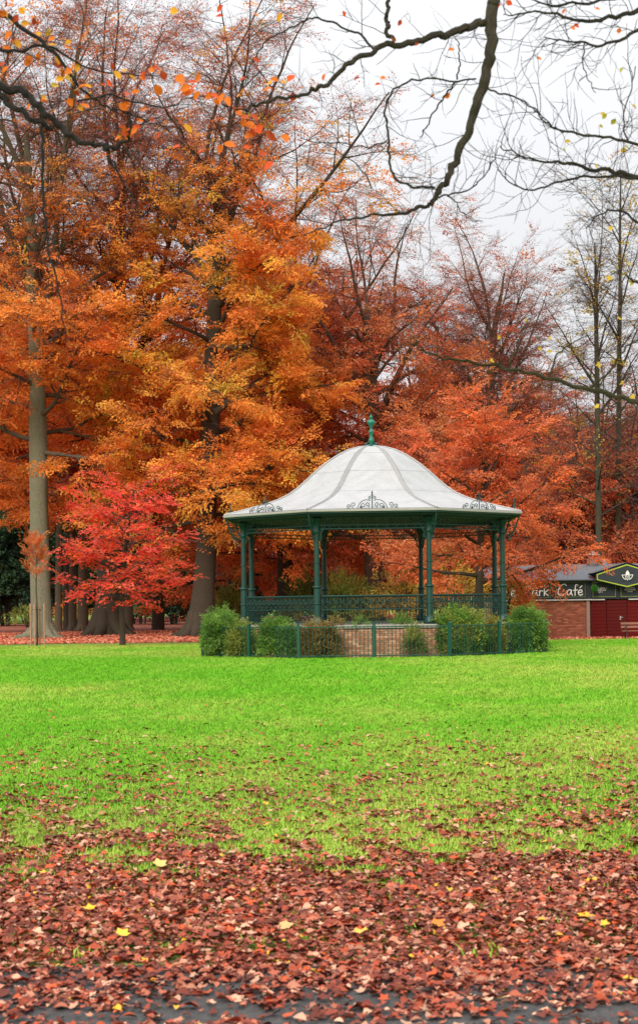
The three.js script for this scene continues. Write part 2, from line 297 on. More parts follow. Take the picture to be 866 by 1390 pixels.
// grass
{
  const tuft = (seed, n, h, spread) => { const R = rng(seed), p = [], ix = []; for (let k = 0; k < n; k++) { const a = R() * 6.28, x = (R() - 0.5) * spread, z = (R() - 0.5) * spread, hh = h * (0.5 + 0.7 * R()), l = hh * (0.25 + 0.7 * R()), w = 0.0032 + 0.002 * R(), b = p.length / 3;
    const dx = Math.cos(a), dz = Math.sin(a); p.push(x - dz * w, 0, z + dx * w, x + dz * w, 0, z - dx * w, x + dx * l * 0.4 - dz * w * 0.8, hh * 0.65, z + dz * l * 0.4 + dx * w * 0.8, x + dx * l * 0.4 + dz * w * 0.8, hh * 0.65, z + dz * l * 0.4 - dx * w * 0.8, x + dx * l, hh, z + dz * l); ix.push(b, b + 1, b + 2, b + 2, b + 1, b + 3, b + 2, b + 3, b + 4); } return polyGeo(p, ix); };
  const geos = [tuft(1, 22, 0.055, 0.16), tuft(2, 20, 0.06, 0.18), tuft(3, 26, 0.045, 0.22)], lists = [[], [], []], R = rng(5);
  for (let k = 0; k < 215000; k++) {
    const d = k < 80000 ? 8 + 20 * Math.pow(R(), 0.75) : lerp(14, 76, Math.sqrt(R())), half = 0.1925 * d + 2.0, x = (R() * 2 - 1) * half, z = -d;
    if (z > pathEdge(x) - 0.03 || (Math.hypot(x - 1.96, z + 60) < 6.1)) continue;
    if ((z > pathEdge(x) - 0.5 && R() < 0.8) || d < 26 && R() < 0.9 * sstep(250, 1000, cover(x, z))) continue;
    const a = R() * 6.28, s = (0.7 + 0.5 * R()) * (d > 22 ? 1 + 0.35 * sstep(22, 60, d) : 1);
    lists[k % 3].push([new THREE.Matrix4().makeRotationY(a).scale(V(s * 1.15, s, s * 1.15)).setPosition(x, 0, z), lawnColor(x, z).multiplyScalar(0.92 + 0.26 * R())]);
  }
  const root = tag(new THREE.Group(), 'short bright green grass covering the open lawn', 'grass', null, 'stuff'); root.name = 'grass'; scene.add(root);
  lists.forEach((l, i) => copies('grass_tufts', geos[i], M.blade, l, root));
}
console.log('ground done');

// ---------------------------------------------------------------- bandstand
const BX = 1.96, BZ = -60, BTURN = -0.031;
const corner = (R, k) => { const a = (22.5 + 45 * k) * Math.PI / 180; return V(R * Math.sin(a), 0, R * Math.cos(a)); };
function spiral(cx, cy, r0, turns, a0, sgn, r, n = 16, shrink = 0.22) { const pts = []; for (let k = 0; k <= n; k++) { const t = k / n, a = a0 + sgn * t * turns * 6.2832, q = r0 * lerp(1, shrink, t); pts.push(V(cx + Math.cos(a) * q, cy + Math.sin(a) * q, 0)); } return new TB().tube(pts, pts.map(() => r), 5, false).geo(); }
const bezier = (a, b, c, d, n = 10) => new THREE.CubicBezierCurve3(a, b, c, d).getPoints(n);
const brickMat = std(0xffffff, 0.92, { bumpMap: withRepeat(bumpTex, 1, 1), bumpScale: 0.004 });
const brickGeo = box(0.215, 0.065, 0.1);
{
  const B = thing('bandstand', 'octagonal green iron bandstand with pale domed metal roof on brick plinth', 'bandstand', [BX, 0, BZ], BTURN);
  const FL = 1.11, RC = 4.9, RP = 5.35, RE = 5.61;
  const octa = (R, h, y) => { const s = new THREE.Shape(); for (let k = 0; k < 8; k++) { const c = corner(R, k); k ? s.lineTo(c.x, -c.z) : s.moveTo(c.x, -c.z); } return new THREE.ExtrudeGeometry(s, { depth: h, bevelEnabled: false }).rotateX(-Math.PI / 2).translate(0, y, 0); };
  mesh('plinth', octa(RP - 0.1, FL - 0.13, 0), std(lin(0.34, 0.27, 0.22), 0.95, { map: grainTex }), B);
  { // brick courses
    const R = rng(31), list = [], pal = [lin(0.36, 0.16, 0.09), lin(0.42, 0.2, 0.115), lin(0.46, 0.25, 0.15), lin(0.33, 0.19, 0.12), lin(0.5, 0.3, 0.19)];
    for (let s = 0; s < 8; s++) {
      const a = corner(RP - 0.03, s), b = corner(RP - 0.03, (s + 1) % 8), L = a.distanceTo(b), n = Math.floor(L / 0.226), dir = b.clone().sub(a).normalize(), out = a.clone().add(b).normalize();
      for (let r = 0; r < 13; r++) for (let k = 0; k < n; k++) {
        const t = (k + 0.5 + (r % 2 ? 0.25 : -0.25)) * L / n + (R() - 0.5) * 0.004, p = a.clone().addScaledVector(dir, t).addScaledVector(out, -0.05 + (R() - 0.5) * 0.008); p.y = 0.035 + r * 0.0745;
        const m = new THREE.Matrix4().makeBasis(dir, UPV, out).setPosition(p); list.push([m, pal[Math.floor(R() * 5)].clone().multiplyScalar(0.8 + 0.4 * R())]);
      }
    }
    copies('brickwork', brickGeo, brickMat, list, B);
  }
  const stone = std(lin(0.5, 0.46, 0.4), 0.9, { map: grainTex, bumpMap: bumpTex, bumpScale: 0.006 });
  for (let s = 0; s < 8; s++) { // coping slabs, four to a side
    const a = corner(RP + 0.04, s), b = corner(RP + 0.04, (s + 1) % 8), out = a.clone().add(b).normalize(), dir = b.clone().sub(a).normalize(), L = a.distanceTo(b);
    for (let k = 0; k < 4; k++) { const g = new RoundedBoxGeometry(L / 4 - 0.012, 0.12, 0.36, 2, 0.015), m = mesh('coping_slab', g, stone, B); m.position.copy(a).addScaledVector(dir, (k + 0.5) * L / 4).addScaledVector(out, -0.18); m.position.y = FL - 0.06 + (k % 2) * 0.004; m.rotation.y = Math.atan2(out.x, out.z); }
  }
  mesh('floor', octa(RP - 0.34, 0.125, FL - 0.14), std(lin(0.32, 0.29, 0.26), 0.9, { map: grainTex }), B);
  // columns
  const prof = (l) => l.map(([r, y]) => new THREE.Vector2(r, y));
  const baseG = new THREE.LatheGeometry(prof([[0, 0], [0.21, 0], [0.21, 0.1], [0.18, 0.13], [0.18, 0.2], [0.15, 0.24], [0.12, 0.28]]), 16);
  const lowG = new THREE.LatheGeometry(prof([[0.118, 0.26], [0.112, 1.24], [0.1, 1.24]]), 16);
  const ringG = (y, r, h) => new THREE.LatheGeometry(prof([[0.07, y - h], [r * 0.85, y - h], [r, y - h * 0.5], [r, y + h * 0.5], [r * 0.85, y + h], [0.07, y + h]]), 16);
  const upG = new THREE.LatheGeometry(prof([[0.092, 1.25], [0.084, 3.08]]), 16);
  const capG = new THREE.LatheGeometry(prof([[0.084, 3.06], [0.125, 3.12], [0.1, 3.17], [0.105, 3.28], [0.13, 3.4], [0.18, 3.52], [0.2, 3.55], [0.2, 3.61], [0, 3.61]]), 16);
  const bracketG = (() => { // scroll bracket in the xy plane, column at x=0, y=0 at the beam
    const l = []; const c = bezier(V(0.1, -0.72, 0), V(0.16, -0.3, 0), V(0.35, -0.12, 0), V(0.62, -0.03, 0)); l.push(new TB().tube(c, c.map(() => 0.022), 6).geo());
    l.push(spiral(0.26, -0.16, 0.11, 1.3, 2.4, -1, 0.014), spiral(0.17, -0.36, 0.08, 1.3, 2.0, -1, 0.013), spiral(0.44, -0.09, 0.06, 1.2, 2.6, -1, 0.012), spiral(0.16, -0.62, 0.06, 1.2, 0.5, 1, 0.012));
    return merge(l); })();
  const eaveBracketG = (() => { const l = []; const c = bezier(V(0.1, -0.42, 0), V(0.3, -0.46, 0), V(0.44, -0.2, 0), V(0.56, 0.24, 0)); l.push(new TB().tube(c, c.map(() => 0.03), 6).geo());
    const e = bezier(V(0.1, -0.1, 0), V(0.2, 0.05, 0), V(0.3, 0.2, 0), V(0.55, 0.26, 0)); l.push(new TB().tube(e, e.map(() => 0.02), 6).geo());
    l.push(spiral(0.25, -0.36, 0.12, 1.4, 3.6, 1, 0.017), spiral(0.36, -0.12, 0.09, 1.3, 0.6, 1, 0.015), spiral(0.22, -0.1, 0.06, 1.3, 0.6, 1, 0.013), spiral(0.18, -0.56, 0.08, 1.2, 1.4, -1, 0.016)); return merge(l); })();
  for (let k = 0; k < 8; k++) {
    const C = new THREE.Group(); C.name = 'column'; B.add(C); const c = corner(RC, k); C.position.set(c.x, FL, c.z); C.rotation.y = Math.atan2(c.x, c.z) - Math.PI / 2;
    mesh('column_base', baseG, M.green, C); mesh('lower_shaft', lowG, M.green, C); mesh('collar', ringG(1.28, 0.15, 0.045), M.green, C); mesh('collar', ringG(0.72, 0.137, 0.026), M.green, C);
    mesh('upper_shaft', upG, M.green, C); mesh('collar', ringG(2.1, 0.11, 0.022), M.green, C); mesh('capital', capG, M.green, C);
    const b = mesh('eave_bracket', eaveBracketG, M.green, C); b.position.set(0.06, 3.46, 0);
    for (const s of [-1, 1]) { const q = mesh('spandrel_bracket', bracketG, M.green, C); q.position.y = 3.56; q.rotation.y = s * (Math.PI / 2 + Math.PI / 8); }
  }
  // beams, soffit, gutter, frieze, railings, cresting for each side
  const gut = std(lin(0.47, 0.46, 0.4), 0.8, { map: grainTex, bumpMap: bumpTex, bumpScale: 0.004 });
  const crestG = [];
  { const r = 0.013; // pieces of one cresting
    crestG.push(['spike', merge([rod(V(0, 0, 0), V(0, 0.5, 0), 0.017), new THREE.SphereGeometry(0.032, 8, 6).translate(0, 0.52, 0), new THREE.ConeGeometry(0.02, 0.08, 6).translate(0, 0.58, 0), rod(V(-0.06, 0.44, 0), V(0.06, 0.44, 0), 0.011)])]);
    for (const s of [-1, 1]) {
      const arc = bezier(V(s * 0.5, 0, 0), V(s * 0.44, 0.2, 0), V(s * 0.28, 0.36, 0), V(s * 0.06, 0.26, 0)); crestG.push(['arch', new TB().tube(arc, arc.map(() => r), 5).geo()]);
      for (const [x, y, q, a, g] of [[0.3, 0.1, 0.095, 4.7, s], [0.165, 0.13, 0.085, 4.9, -s], [0.62, 0.13, 0.09, 4.6, s], [0.77, 0.085, 0.075, 4.8, s], [0.07, 0.36, 0.06, 4.7, s], [0.37, 0.05, 0.045, 4.7, s]]) crestG.push(['scroll', spiral(s * x, y, q, 1.25, a, g, r)]);
    } }
  const friezeG = (() => { const L = 2 * RC * Math.sin(Math.PI / 8) - 0.24, l = [box(L, 0.03, 0.03, 0, -0.4, 0), box(L, 0.025, 0.03, 0, -0.27, 0), box(L, 0.03, 0.03, 0, -0.02, 0)], n = 11;
    for (let k = 0; k < n; k++) { const x = -L / 2 + L * (k + 0.5) / n; l.push(new THREE.TorusGeometry(0.085, 0.011, 4, 10).translate(x, -0.17, 0), spiral(x, -0.07, 0.04, 1, 4.7, k % 2 ? 1 : -1, 0.009, 8), new THREE.TorusGeometry(0.05, 0.01, 4, 8).translate(x - L / n / 4, -0.335, 0), new THREE.TorusGeometry(0.05, 0.01, 4, 8).translate(x + L / n / 4, -0.335, 0), box(0.014, 0.38, 0.014, x + L / n / 2, -0.21, 0)); }
    return merge(l); })();
  const RAIL = 1.0;
  for (let s = 0; s < 8; s++) {
    const a = corner(RC, s), b = corner(RC, (s + 1) % 8), mid = a.clone().add(b).multiplyScalar(0.5), turn = Math.atan2(mid.x, mid.z), ap = Math.cos(Math.PI / 8), sn = Math.sin(Math.PI / 8);
    const put = (o, R, y) => { o.position.set(Math.sin(turn) * R * ap, y, Math.cos(turn) * R * ap); o.rotation.y = turn; return o; };
    put(mesh('beam', box(2 * RC * sn + 0.1, 0.1, 0.2, 0, 0.05, 0), M.green, B), RC, 4.72);
    put(mesh('fascia', box(2 * 5.3 * sn + 0.02, 0.09, 0.06, 0, 0.045, 0, 0.01), M.green, B), 5.3, 4.75);
    put(mesh('frieze', friezeG, M.green, B, 'stuff'), RC, 4.73);
    { const i0 = corner(4.75, s), i1 = corner(4.75, (s + 1) % 8), o0 = corner(RE - 0.03, s), o1 = corner(RE - 0.03, (s + 1) % 8); // soffit: green paint darkened to stand for shade under the eaves
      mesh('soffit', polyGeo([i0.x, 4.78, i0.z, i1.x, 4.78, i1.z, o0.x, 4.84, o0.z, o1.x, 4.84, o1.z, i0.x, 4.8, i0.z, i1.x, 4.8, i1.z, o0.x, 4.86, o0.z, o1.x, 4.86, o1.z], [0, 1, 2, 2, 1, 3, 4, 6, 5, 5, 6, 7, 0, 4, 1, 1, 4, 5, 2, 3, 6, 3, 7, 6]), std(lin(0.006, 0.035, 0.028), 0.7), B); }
    put(mesh('eave_moulding', box(2 * (RE - 0.04) * sn, 0.05, 0.1, 0, 0, -0.03, 0.012), M.green, B), RE - 0.04, 4.845);
    put(mesh('gutter', box(2 * RE * sn - 0.006, 0.085, 0.1, 0, 0, -0.04, 0.02), gut, B), RE + 0.02, 4.915);
    const K = new THREE.Group(); K.name = 'cresting'; B.add(K); put(K, RE - 0.06, 4.965);
    for (const [n, g] of crestG) mesh(n, g, M.green, K);
    // railing
    const P = new THREE.Group(); P.name = 'railing_panel'; B.add(P); put(P, RC, FL);
    const L = 2 * RC * sn - 0.3, dense = s === 0 || s === 6 || s === 2 || s === 4;
    mesh('top_rail', new RoundedBoxGeometry(L, 0.05, 0.07, 2, 0.015).translate(0, RAIL - 0.025, 0), M.green, P);
    mesh('middle_rail', box(L, 0.03, 0.035, 0, 0.52, 0), M.green, P); mesh('bottom_rail', box(L, 0.035, 0.04, 0, 0.1, 0), M.green, P);
    const n = 30; for (let k = 0; k < n; k++) mesh('bar', BAR(RAIL - 0.05), M.green, P).position.x = -L / 2 + L * (k + 0.5) / n;
    { const l = []; for (let k = 0; k < 15; k++) { const x = -L / 2 + L * (k + 0.5) / 15; l.push(spiral(x - 0.05, 0.75, 0.085, 1.2, 1.57, 1, 0.012, 10), spiral(x + 0.06, 0.82, 0.075, 1.2, 4.7, 1, 0.012, 10), spiral(x + 0.02, 0.6, 0.05, 1, 0, 1, 0.011, 8)); } mesh('scrollwork', merge(l), M.green, P, 'stuff'); }
  }
  // roof
  const PR = [[0.12, 7.5], [0.5, 7.46], [0.92, 7.34], [1.27, 7.17], [1.6, 6.97], [1.93, 6.74], [2.25, 6.47], [2.55, 6.2], [2.86, 5.94], [3.2, 5.71], [3.6, 5.52], [4.1, 5.35], [4.6, 5.22], [5.1, 5.09], [5.6, 4.97]].map(([r, y]) => [r, y]);
  const metal = std(lin(0.4, 0.405, 0.41), 0.6, { metalness: 0.0, map: noiseTex(512, (w) => { const a = w(5, 5, 2), b = w(18, 60, 4), c = w(90, 90, 6); return (u, v) => { const st = sstep(0.2, 0.9, b(u, v)) * 0.2, g = 0.88 + 0.08 * a(u, v) + 0.05 * c(u, v); return [g - st * 0.7, g - st * 0.8, g - st]; }; }), bumpMap: withRepeat(bumpTex, 0.7, 0.7), bumpScale: 0.004 });
  const rustRib = std(lin(0.42, 0.39, 0.34), 0.75, { map: grainTex });
  { const p = [], ix = []; for (const [r, y] of PR) for (let k = 0; k < 8; k++) { const c = corner(r - 0.02, k); p.push(c.x, y - 0.03, c.z); } for (let j = 0; j < PR.length - 1; j++) for (let k = 0; k < 8; k++) { const a = j * 8 + k, b = j * 8 + (k + 1) % 8; ix.push(a, a + 8, b, b, a + 8, b + 8); }
    const roof = mesh('roof', polyGeo(p, ix).toNonIndexed(), std(lin(0.3, 0.29, 0.26), 0.8, { side: THREE.DoubleSide }), B); roof.geometry.computeVertexNormals();
    const bands = [[0, 3, 1], [3, 6, 1], [6, 9, 1], [9, 12, 1], [12, 14, 1]];
    for (let k = 0; k < 8; k++) for (const [j0, j1, cols] of bands) for (let c = 0; c < cols; c++) {
      const q = [], id = [], uv = [], w = 0.004, rows = j1 - j0, jit = ((k * 7 + j0 * 3 + c * 5) % 5 - 2) * 0.0012;
      for (let j = j0; j <= j1; j++) { let [r, y] = PR[j]; const nx = PR[Math.min(14, j + 1)], pv = PR[Math.max(0, j - 1)], e = j === j0 ? w : j === j1 ? -w : 0, dr = nx[0] - pv[0], dy = nx[1] - pv[1], dl = Math.hypot(dr, dy); r += dr / dl * e; y += dy / dl * e + jit;
        const A = corner(r, k), Bc = corner(r, (k + 1) % 8), L = A.distanceTo(Bc) || 1; for (let m = 0; m <= 4; m++) { const f = lerp(c / cols + w / L, (c + 1) / cols - w / L, m / 4), v = A.clone().lerp(Bc, f); q.push(v.x, y + 0.004 * Math.sin(m * 0.785), v.z); uv.push(f * L * 0.3 + k * 0.37, j * 0.11); } }
      for (let j = 0; j < rows; j++) for (let m = 0; m < 4; m++) { const a = j * 5 + m; id.push(a, a + 5, a + 1, a + 1, a + 5, a + 6); }
      const g = polyGeo(q, id); g.setAttribute('uv', new THREE.Float32BufferAttribute(uv, 2)); mesh('roof_sheet', g, metal, roof).material.side = THREE.DoubleSide;
    }
    for (let k = 0; k < 8; k++) { const pts = PR.map(([r, y]) => { const c = corner(r + 0.005, k); c.y = y + 0.012; return c; }); mesh('roof_rib', new TB().tube(pts, pts.map(() => 0.026), 6).geo(), metal, roof);
      for (const o of [-0.075, 0.075]) { const e = pts.map((v) => { const t = V(v.z, 0, -v.x).normalize(); return v.clone().addScaledVector(t, o * Math.min(1, Math.hypot(v.x, v.z))).add(V(0, -0.016 , 0)); }); mesh('lead_seam', new TB().tube(e, e.map(() => 0.008), 5).geo(), rustRib, roof); } }
  }
  const fin = new THREE.LatheGeometry(prof([[0, 0], [0.24, 0], [0.22, 0.05], [0.1, 0.09], [0.09, 0.14], [0.12, 0.17], [0.12, 0.27], [0.075, 0.31], [0.07, 0.47], [0.115, 0.5], [0.11, 0.56], [0.06, 0.6], [0.055, 0.67], [0.09, 0.75], [0.17, 0.83], [0.18, 0.88], [0.14, 0.95], [0.05, 0.98], [0.05, 1.01], [0.09, 1.05], [0.07, 1.09], [0.025, 1.13], [0.01, 1.2], [0, 1.21]]), 14);
  const fm = mesh('finial', fin, std(srgb(5, 105, 85), 0.35), B); fm.position.y = 7.5; fm.scale.set(0.84, 1, 0.84);
  for (let k = 0; k < 8; k++) { const a = k * Math.PI / 4, c = bezier(V(0.1, 0.1, 0), V(0.2, 0.14, 0), V(0.3, 0.1, 0), V(0.34, -0.02, 0), 6), m = mesh('acanthus_leaf', new TB().tube(c, [0.02, 0.03, 0.034, 0.034, 0.03, 0.02, 0.01], 5).geo(), M.green, fm); m.rotation.y = a; }
  // underside of the dome: boarded ceiling, its shade put into a near-black green
  const shadedCeiling = mesh('ceiling', (() => { const p = [], ix = []; const q = [[4.85, 4.8], [2.4, 4.86], [0.05, 4.9]]; for (const [r, y] of q) for (let k = 0; k < 8; k++) { const c = corner(r, k); p.push(c.x, y, c.z); } for (let j = 0; j < 2; j++) for (let k = 0; k < 8; k++) { const a = j * 8 + k, b = j * 8 + (k + 1) % 8; ix.push(a, a + 8, b, b, a + 8, b + 8); } return polyGeo(p, ix).toNonIndexed(); })(), std(lin(0.008, 0.03, 0.024), 0.8, { side: THREE.DoubleSide }), B);
}
function BAR(h) { const k = 'bar' + h; return (BAR.c ??= {})[k] ??= new THREE.CylinderGeometry(0.012, 0.012, h, 6).translate(0, h / 2, 0); }
// ---------------------------------------------------------------- fence round the bandstand
{
  const Fn = thing('perimeter_fence', 'low dark green metal bar fence ringing the bandstand shrubs', 'fence', [BX, 0, BZ], BTURN), RF = 6.43, H = 1.12;
  const postG = new RoundedBoxGeometry(0.1, H + 0.04, 0.1, 1, 0.012).translate(0, (H + 0.04) / 2, 0), cap = new THREE.ConeGeometry(0.075, 0.06, 4).rotateY(Math.PI / 4).translate(0, H + 0.07, 0);
  for (let s = 0; s < 8; s++) {
    const a = corner(RF, s), b = corner(RF, (s + 1) % 8), turn = Math.atan2(a.x + b.x, a.z + b.z), L = a.distanceTo(b) / 2, back = s >= 2 && s <= 4, dir = b.clone().sub(a).normalize();
    for (let h = 0; h < 2; h++) {
      const p0 = a.clone().addScaledVector(dir, h * L), P = mesh('post', postG, M.greenFence, Fn); P.position.copy(p0); P.rotation.y = turn; mesh('post_cap', cap, M.greenFence, P);
      const G = new THREE.Group(); G.name = 'fence_panel'; Fn.add(G); G.position.copy(p0).addScaledVector(dir, L / 2); G.rotation.y = turn;
      mesh('top_rail', box(L - 0.1, 0.035, 0.04, 0, H - 0.06, 0, 0.006), M.greenFence, G); mesh('bottom_rail', box(L - 0.1, 0.035, 0.04, 0, 0.12, 0, 0.006), M.greenFence, G);
      const n = 19, bars = []; for (let k = 0; k < n; k++) { const x = -L / 2 + L * (k + 0.5) / n; if (back) bars.push(BAR(H - 0.08).clone().translate(x, 0.05, 0)); else mesh('bar', BAR(H - 0.08), M.greenFence, G).position.set(x, 0.05, 0); }
      if (back) mesh('bars', merge(bars), M.greenFence, G, 'stuff');
    }
  }
}
console.log('bandstand done');

// ---------------------------------------------------------------- shrubs
function shrub(name, label, cat, base, rx, h, rz, n, pal, sprays, opt = {}) {
  const R = rng(opt.seed ?? Math.floor(Math.abs(base.x * 131 + base.z * 17) + n)), G = thing(name, label, cat, [base.x, 0, base.z], 0, opt.group);
  const lists = sprays.map(() => []), tb = new TB();
  for (let k = 0; k < (opt.stems ?? 7); k++) { const a = R() * 6.28, e = V(Math.cos(a) * rx * 0.6 * R(), h * (0.55 + 0.3 * R()), Math.sin(a) * rz * 0.6 * R()), m = e.clone().multiplyScalar(0.5).add(V(0, h * 0.08, 0)); tb.tube([V(e.x * 0.2, 0, e.z * 0.2), m, e], [0.02 * (opt.thick ?? 1), 0.015 * (opt.thick ?? 1), 0.006 * (opt.thick ?? 1)], 4); }
  mesh('stems', tb.geo(), M.twigDark, G, 'stuff');
  const sd = R() * 50;
  for (let k = 0; k < n; k++) {
    const d = randDir(R); d.y = Math.abs(d.y) * 1.2 - 0.45; d.normalize();
    const bul = 0.8 + 0.28 * n3(d.x * 1.7 + sd, d.y * 1.7, d.z * 1.7) + 0.12 * n3(d.x * 5 + sd, d.y * 5, d.z * 5), q = Math.pow(R(), 0.4) * bul;
    const box01 = opt.boxy ? 1 / Math.max(Math.abs(d.x), Math.abs(d.z), Math.abs(d.y)) ** 0.6 : 1;
    const p = V(d.x * rx * q * box01, h * 0.42 + d.y * h * 0.6 * q * box01, d.z * rz * q * box01); if (p.y < 0.03) p.y = 0.03 + R() * 0.2;
    const dir = d.clone().addScaledVector(randDir(R), 0.7).add(V(0, opt.up ?? 0.25, 0)).normalize();
    lists[k % sprays.length].push([placed(p, dir, randDir(R).add(V(0, 1.2, 0)), (opt.scale ?? 1) * (0.7 + 0.6 * R())), mixPal(pal, R, V(p.x + base.x, p.y, p.z + base.z), opt.freq ?? 1.6, sd)]);
  }
  for (let k = 0; k < (opt.shoots ?? 0); k++) { // long shoots standing out of the top
    const x = (R() - 0.5) * rx * 1.5, z = (R() - 0.5) * rz, top = h * (1.0 + 0.3 * R());
    for (let y = h * 0.75; y < top; y += 0.07) lists[0].push([placed(V(x + (R() - 0.5) * 0.05, y, z), randDir(R).add(V(0, 1, 0)), randDir(R), 0.45), mixPal(pal.slice(-2), R, V(x, y, z))]);
  }
  lists.forEach((l, i) => copies('foliage', sprays[i], opt.mat ?? M.leaf, l, G));
  return G;
}
const gPal = [lin(0.045, 0.12, 0.018), lin(0.12, 0.26, 0.03), lin(0.22, 0.39, 0.055), lin(0.34, 0.5, 0.12)];
const gPal2 = [lin(0.07, 0.11, 0.018), lin(0.2, 0.25, 0.03), lin(0.36, 0.37, 0.06), lin(0.5, 0.42, 0.09)];
const brPal = [lin(0.2, 0.13, 0.035), lin(0.32, 0.22, 0.06), lin(0.4, 0.28, 0.09), lin(0.2, 0.24, 0.05)];
const inF = (px, d) => groundAtDistance(px, d);
const inFence = { group: 'shrubs inside the fence', boxy: 1 };
shrub('privet_shrub', 'tall leafy green shrub in the fence corner facing the red tree', 'shrub', inF(300, 57.4), 0.5, 1.5, 0.38, 2000, gPal, SPRAY_SHRUB, { ...inFence, shoots: 9 });
shrub('privet_shrub', 'thin yellowing shrub beside the leafy corner shrub, under bandstand column', 'shrub', inF(328, 56.6), 0.34, 1.1, 0.28, 650, [gPal[1], gPal2[1], gPal2[2], gPal[2]], SPRAY_SHRUB, inFence);
shrub('privet_shrub', 'rounded mid green shrub between two fence posts, below scrolled railing', 'shrub', inF(377, 55.4), 0.5, 1.25, 0.27, 1400, gPal, SPRAY_SHRUB, inFence);
shrub('privet_shrub', 'brown yellow autumn shrub in front of brick plinth', 'shrub', inF(436, 54.62), 0.56, 1.1, 0.24, 900, brPal, SPRAY_SHRUB, inFence);
shrub('privet_shrub', 'small sparse yellow green sprig before the brick plinth', 'shrub', inF(562, 54.6), 0.26, 1.0, 0.2, 110, gPal2, SPRAY_SHRUB, { group: inFence.group });
shrub('privet_shrub', 'broad green and yellow shrub overtopping the fence with loose shoots', 'shrub', inF(622, 55.3), 0.74, 1.5, 0.3, 2200, [gPal[0], gPal[1], gPal[2], gPal2[2], gPal2[3]], SPRAY_SHRUB, { ...inFence, shoots: 6 });
shrub('privet_shrub', 'narrow yellow leaved shrub behind corner fence post', 'shrub', inF(670, 56.45), 0.3, 1.15, 0.26, 520, [gPal2[1], gPal2[2], brPal[1]], SPRAY_SHRUB, inFence);
shrub('privet_shrub', 'dense clipped green shrub with pale wispy top at the fence end near cafe', 'shrub', inF(714, 57.35), 0.54, 1.45, 0.36, 2000, gPal, SPRAY_SHRUB, { ...inFence, shoots: 12 });
for (const [px, n, y, l] of [[490, 60, 0, 'tuft of low green plant on coping beside the middle fence post'], [545, 90, 0, 'low bright green plant trailing on the coping edge'], [455, 70, 1, 'low grey brown plant lying on the coping']]) {
  const p = inF(px, 55.0), G = shrub('trailing_plant', l, 'plant', p, 0.36, 0.34, 0.1, n, y ? brPal : gPal.slice(1), SPRAY_SHRUB, { group: 'low plants on the plinth coping', stems: 3, scale: 0.55 }); G.position.y = 1.05; G.position.z -= 0.15;
}

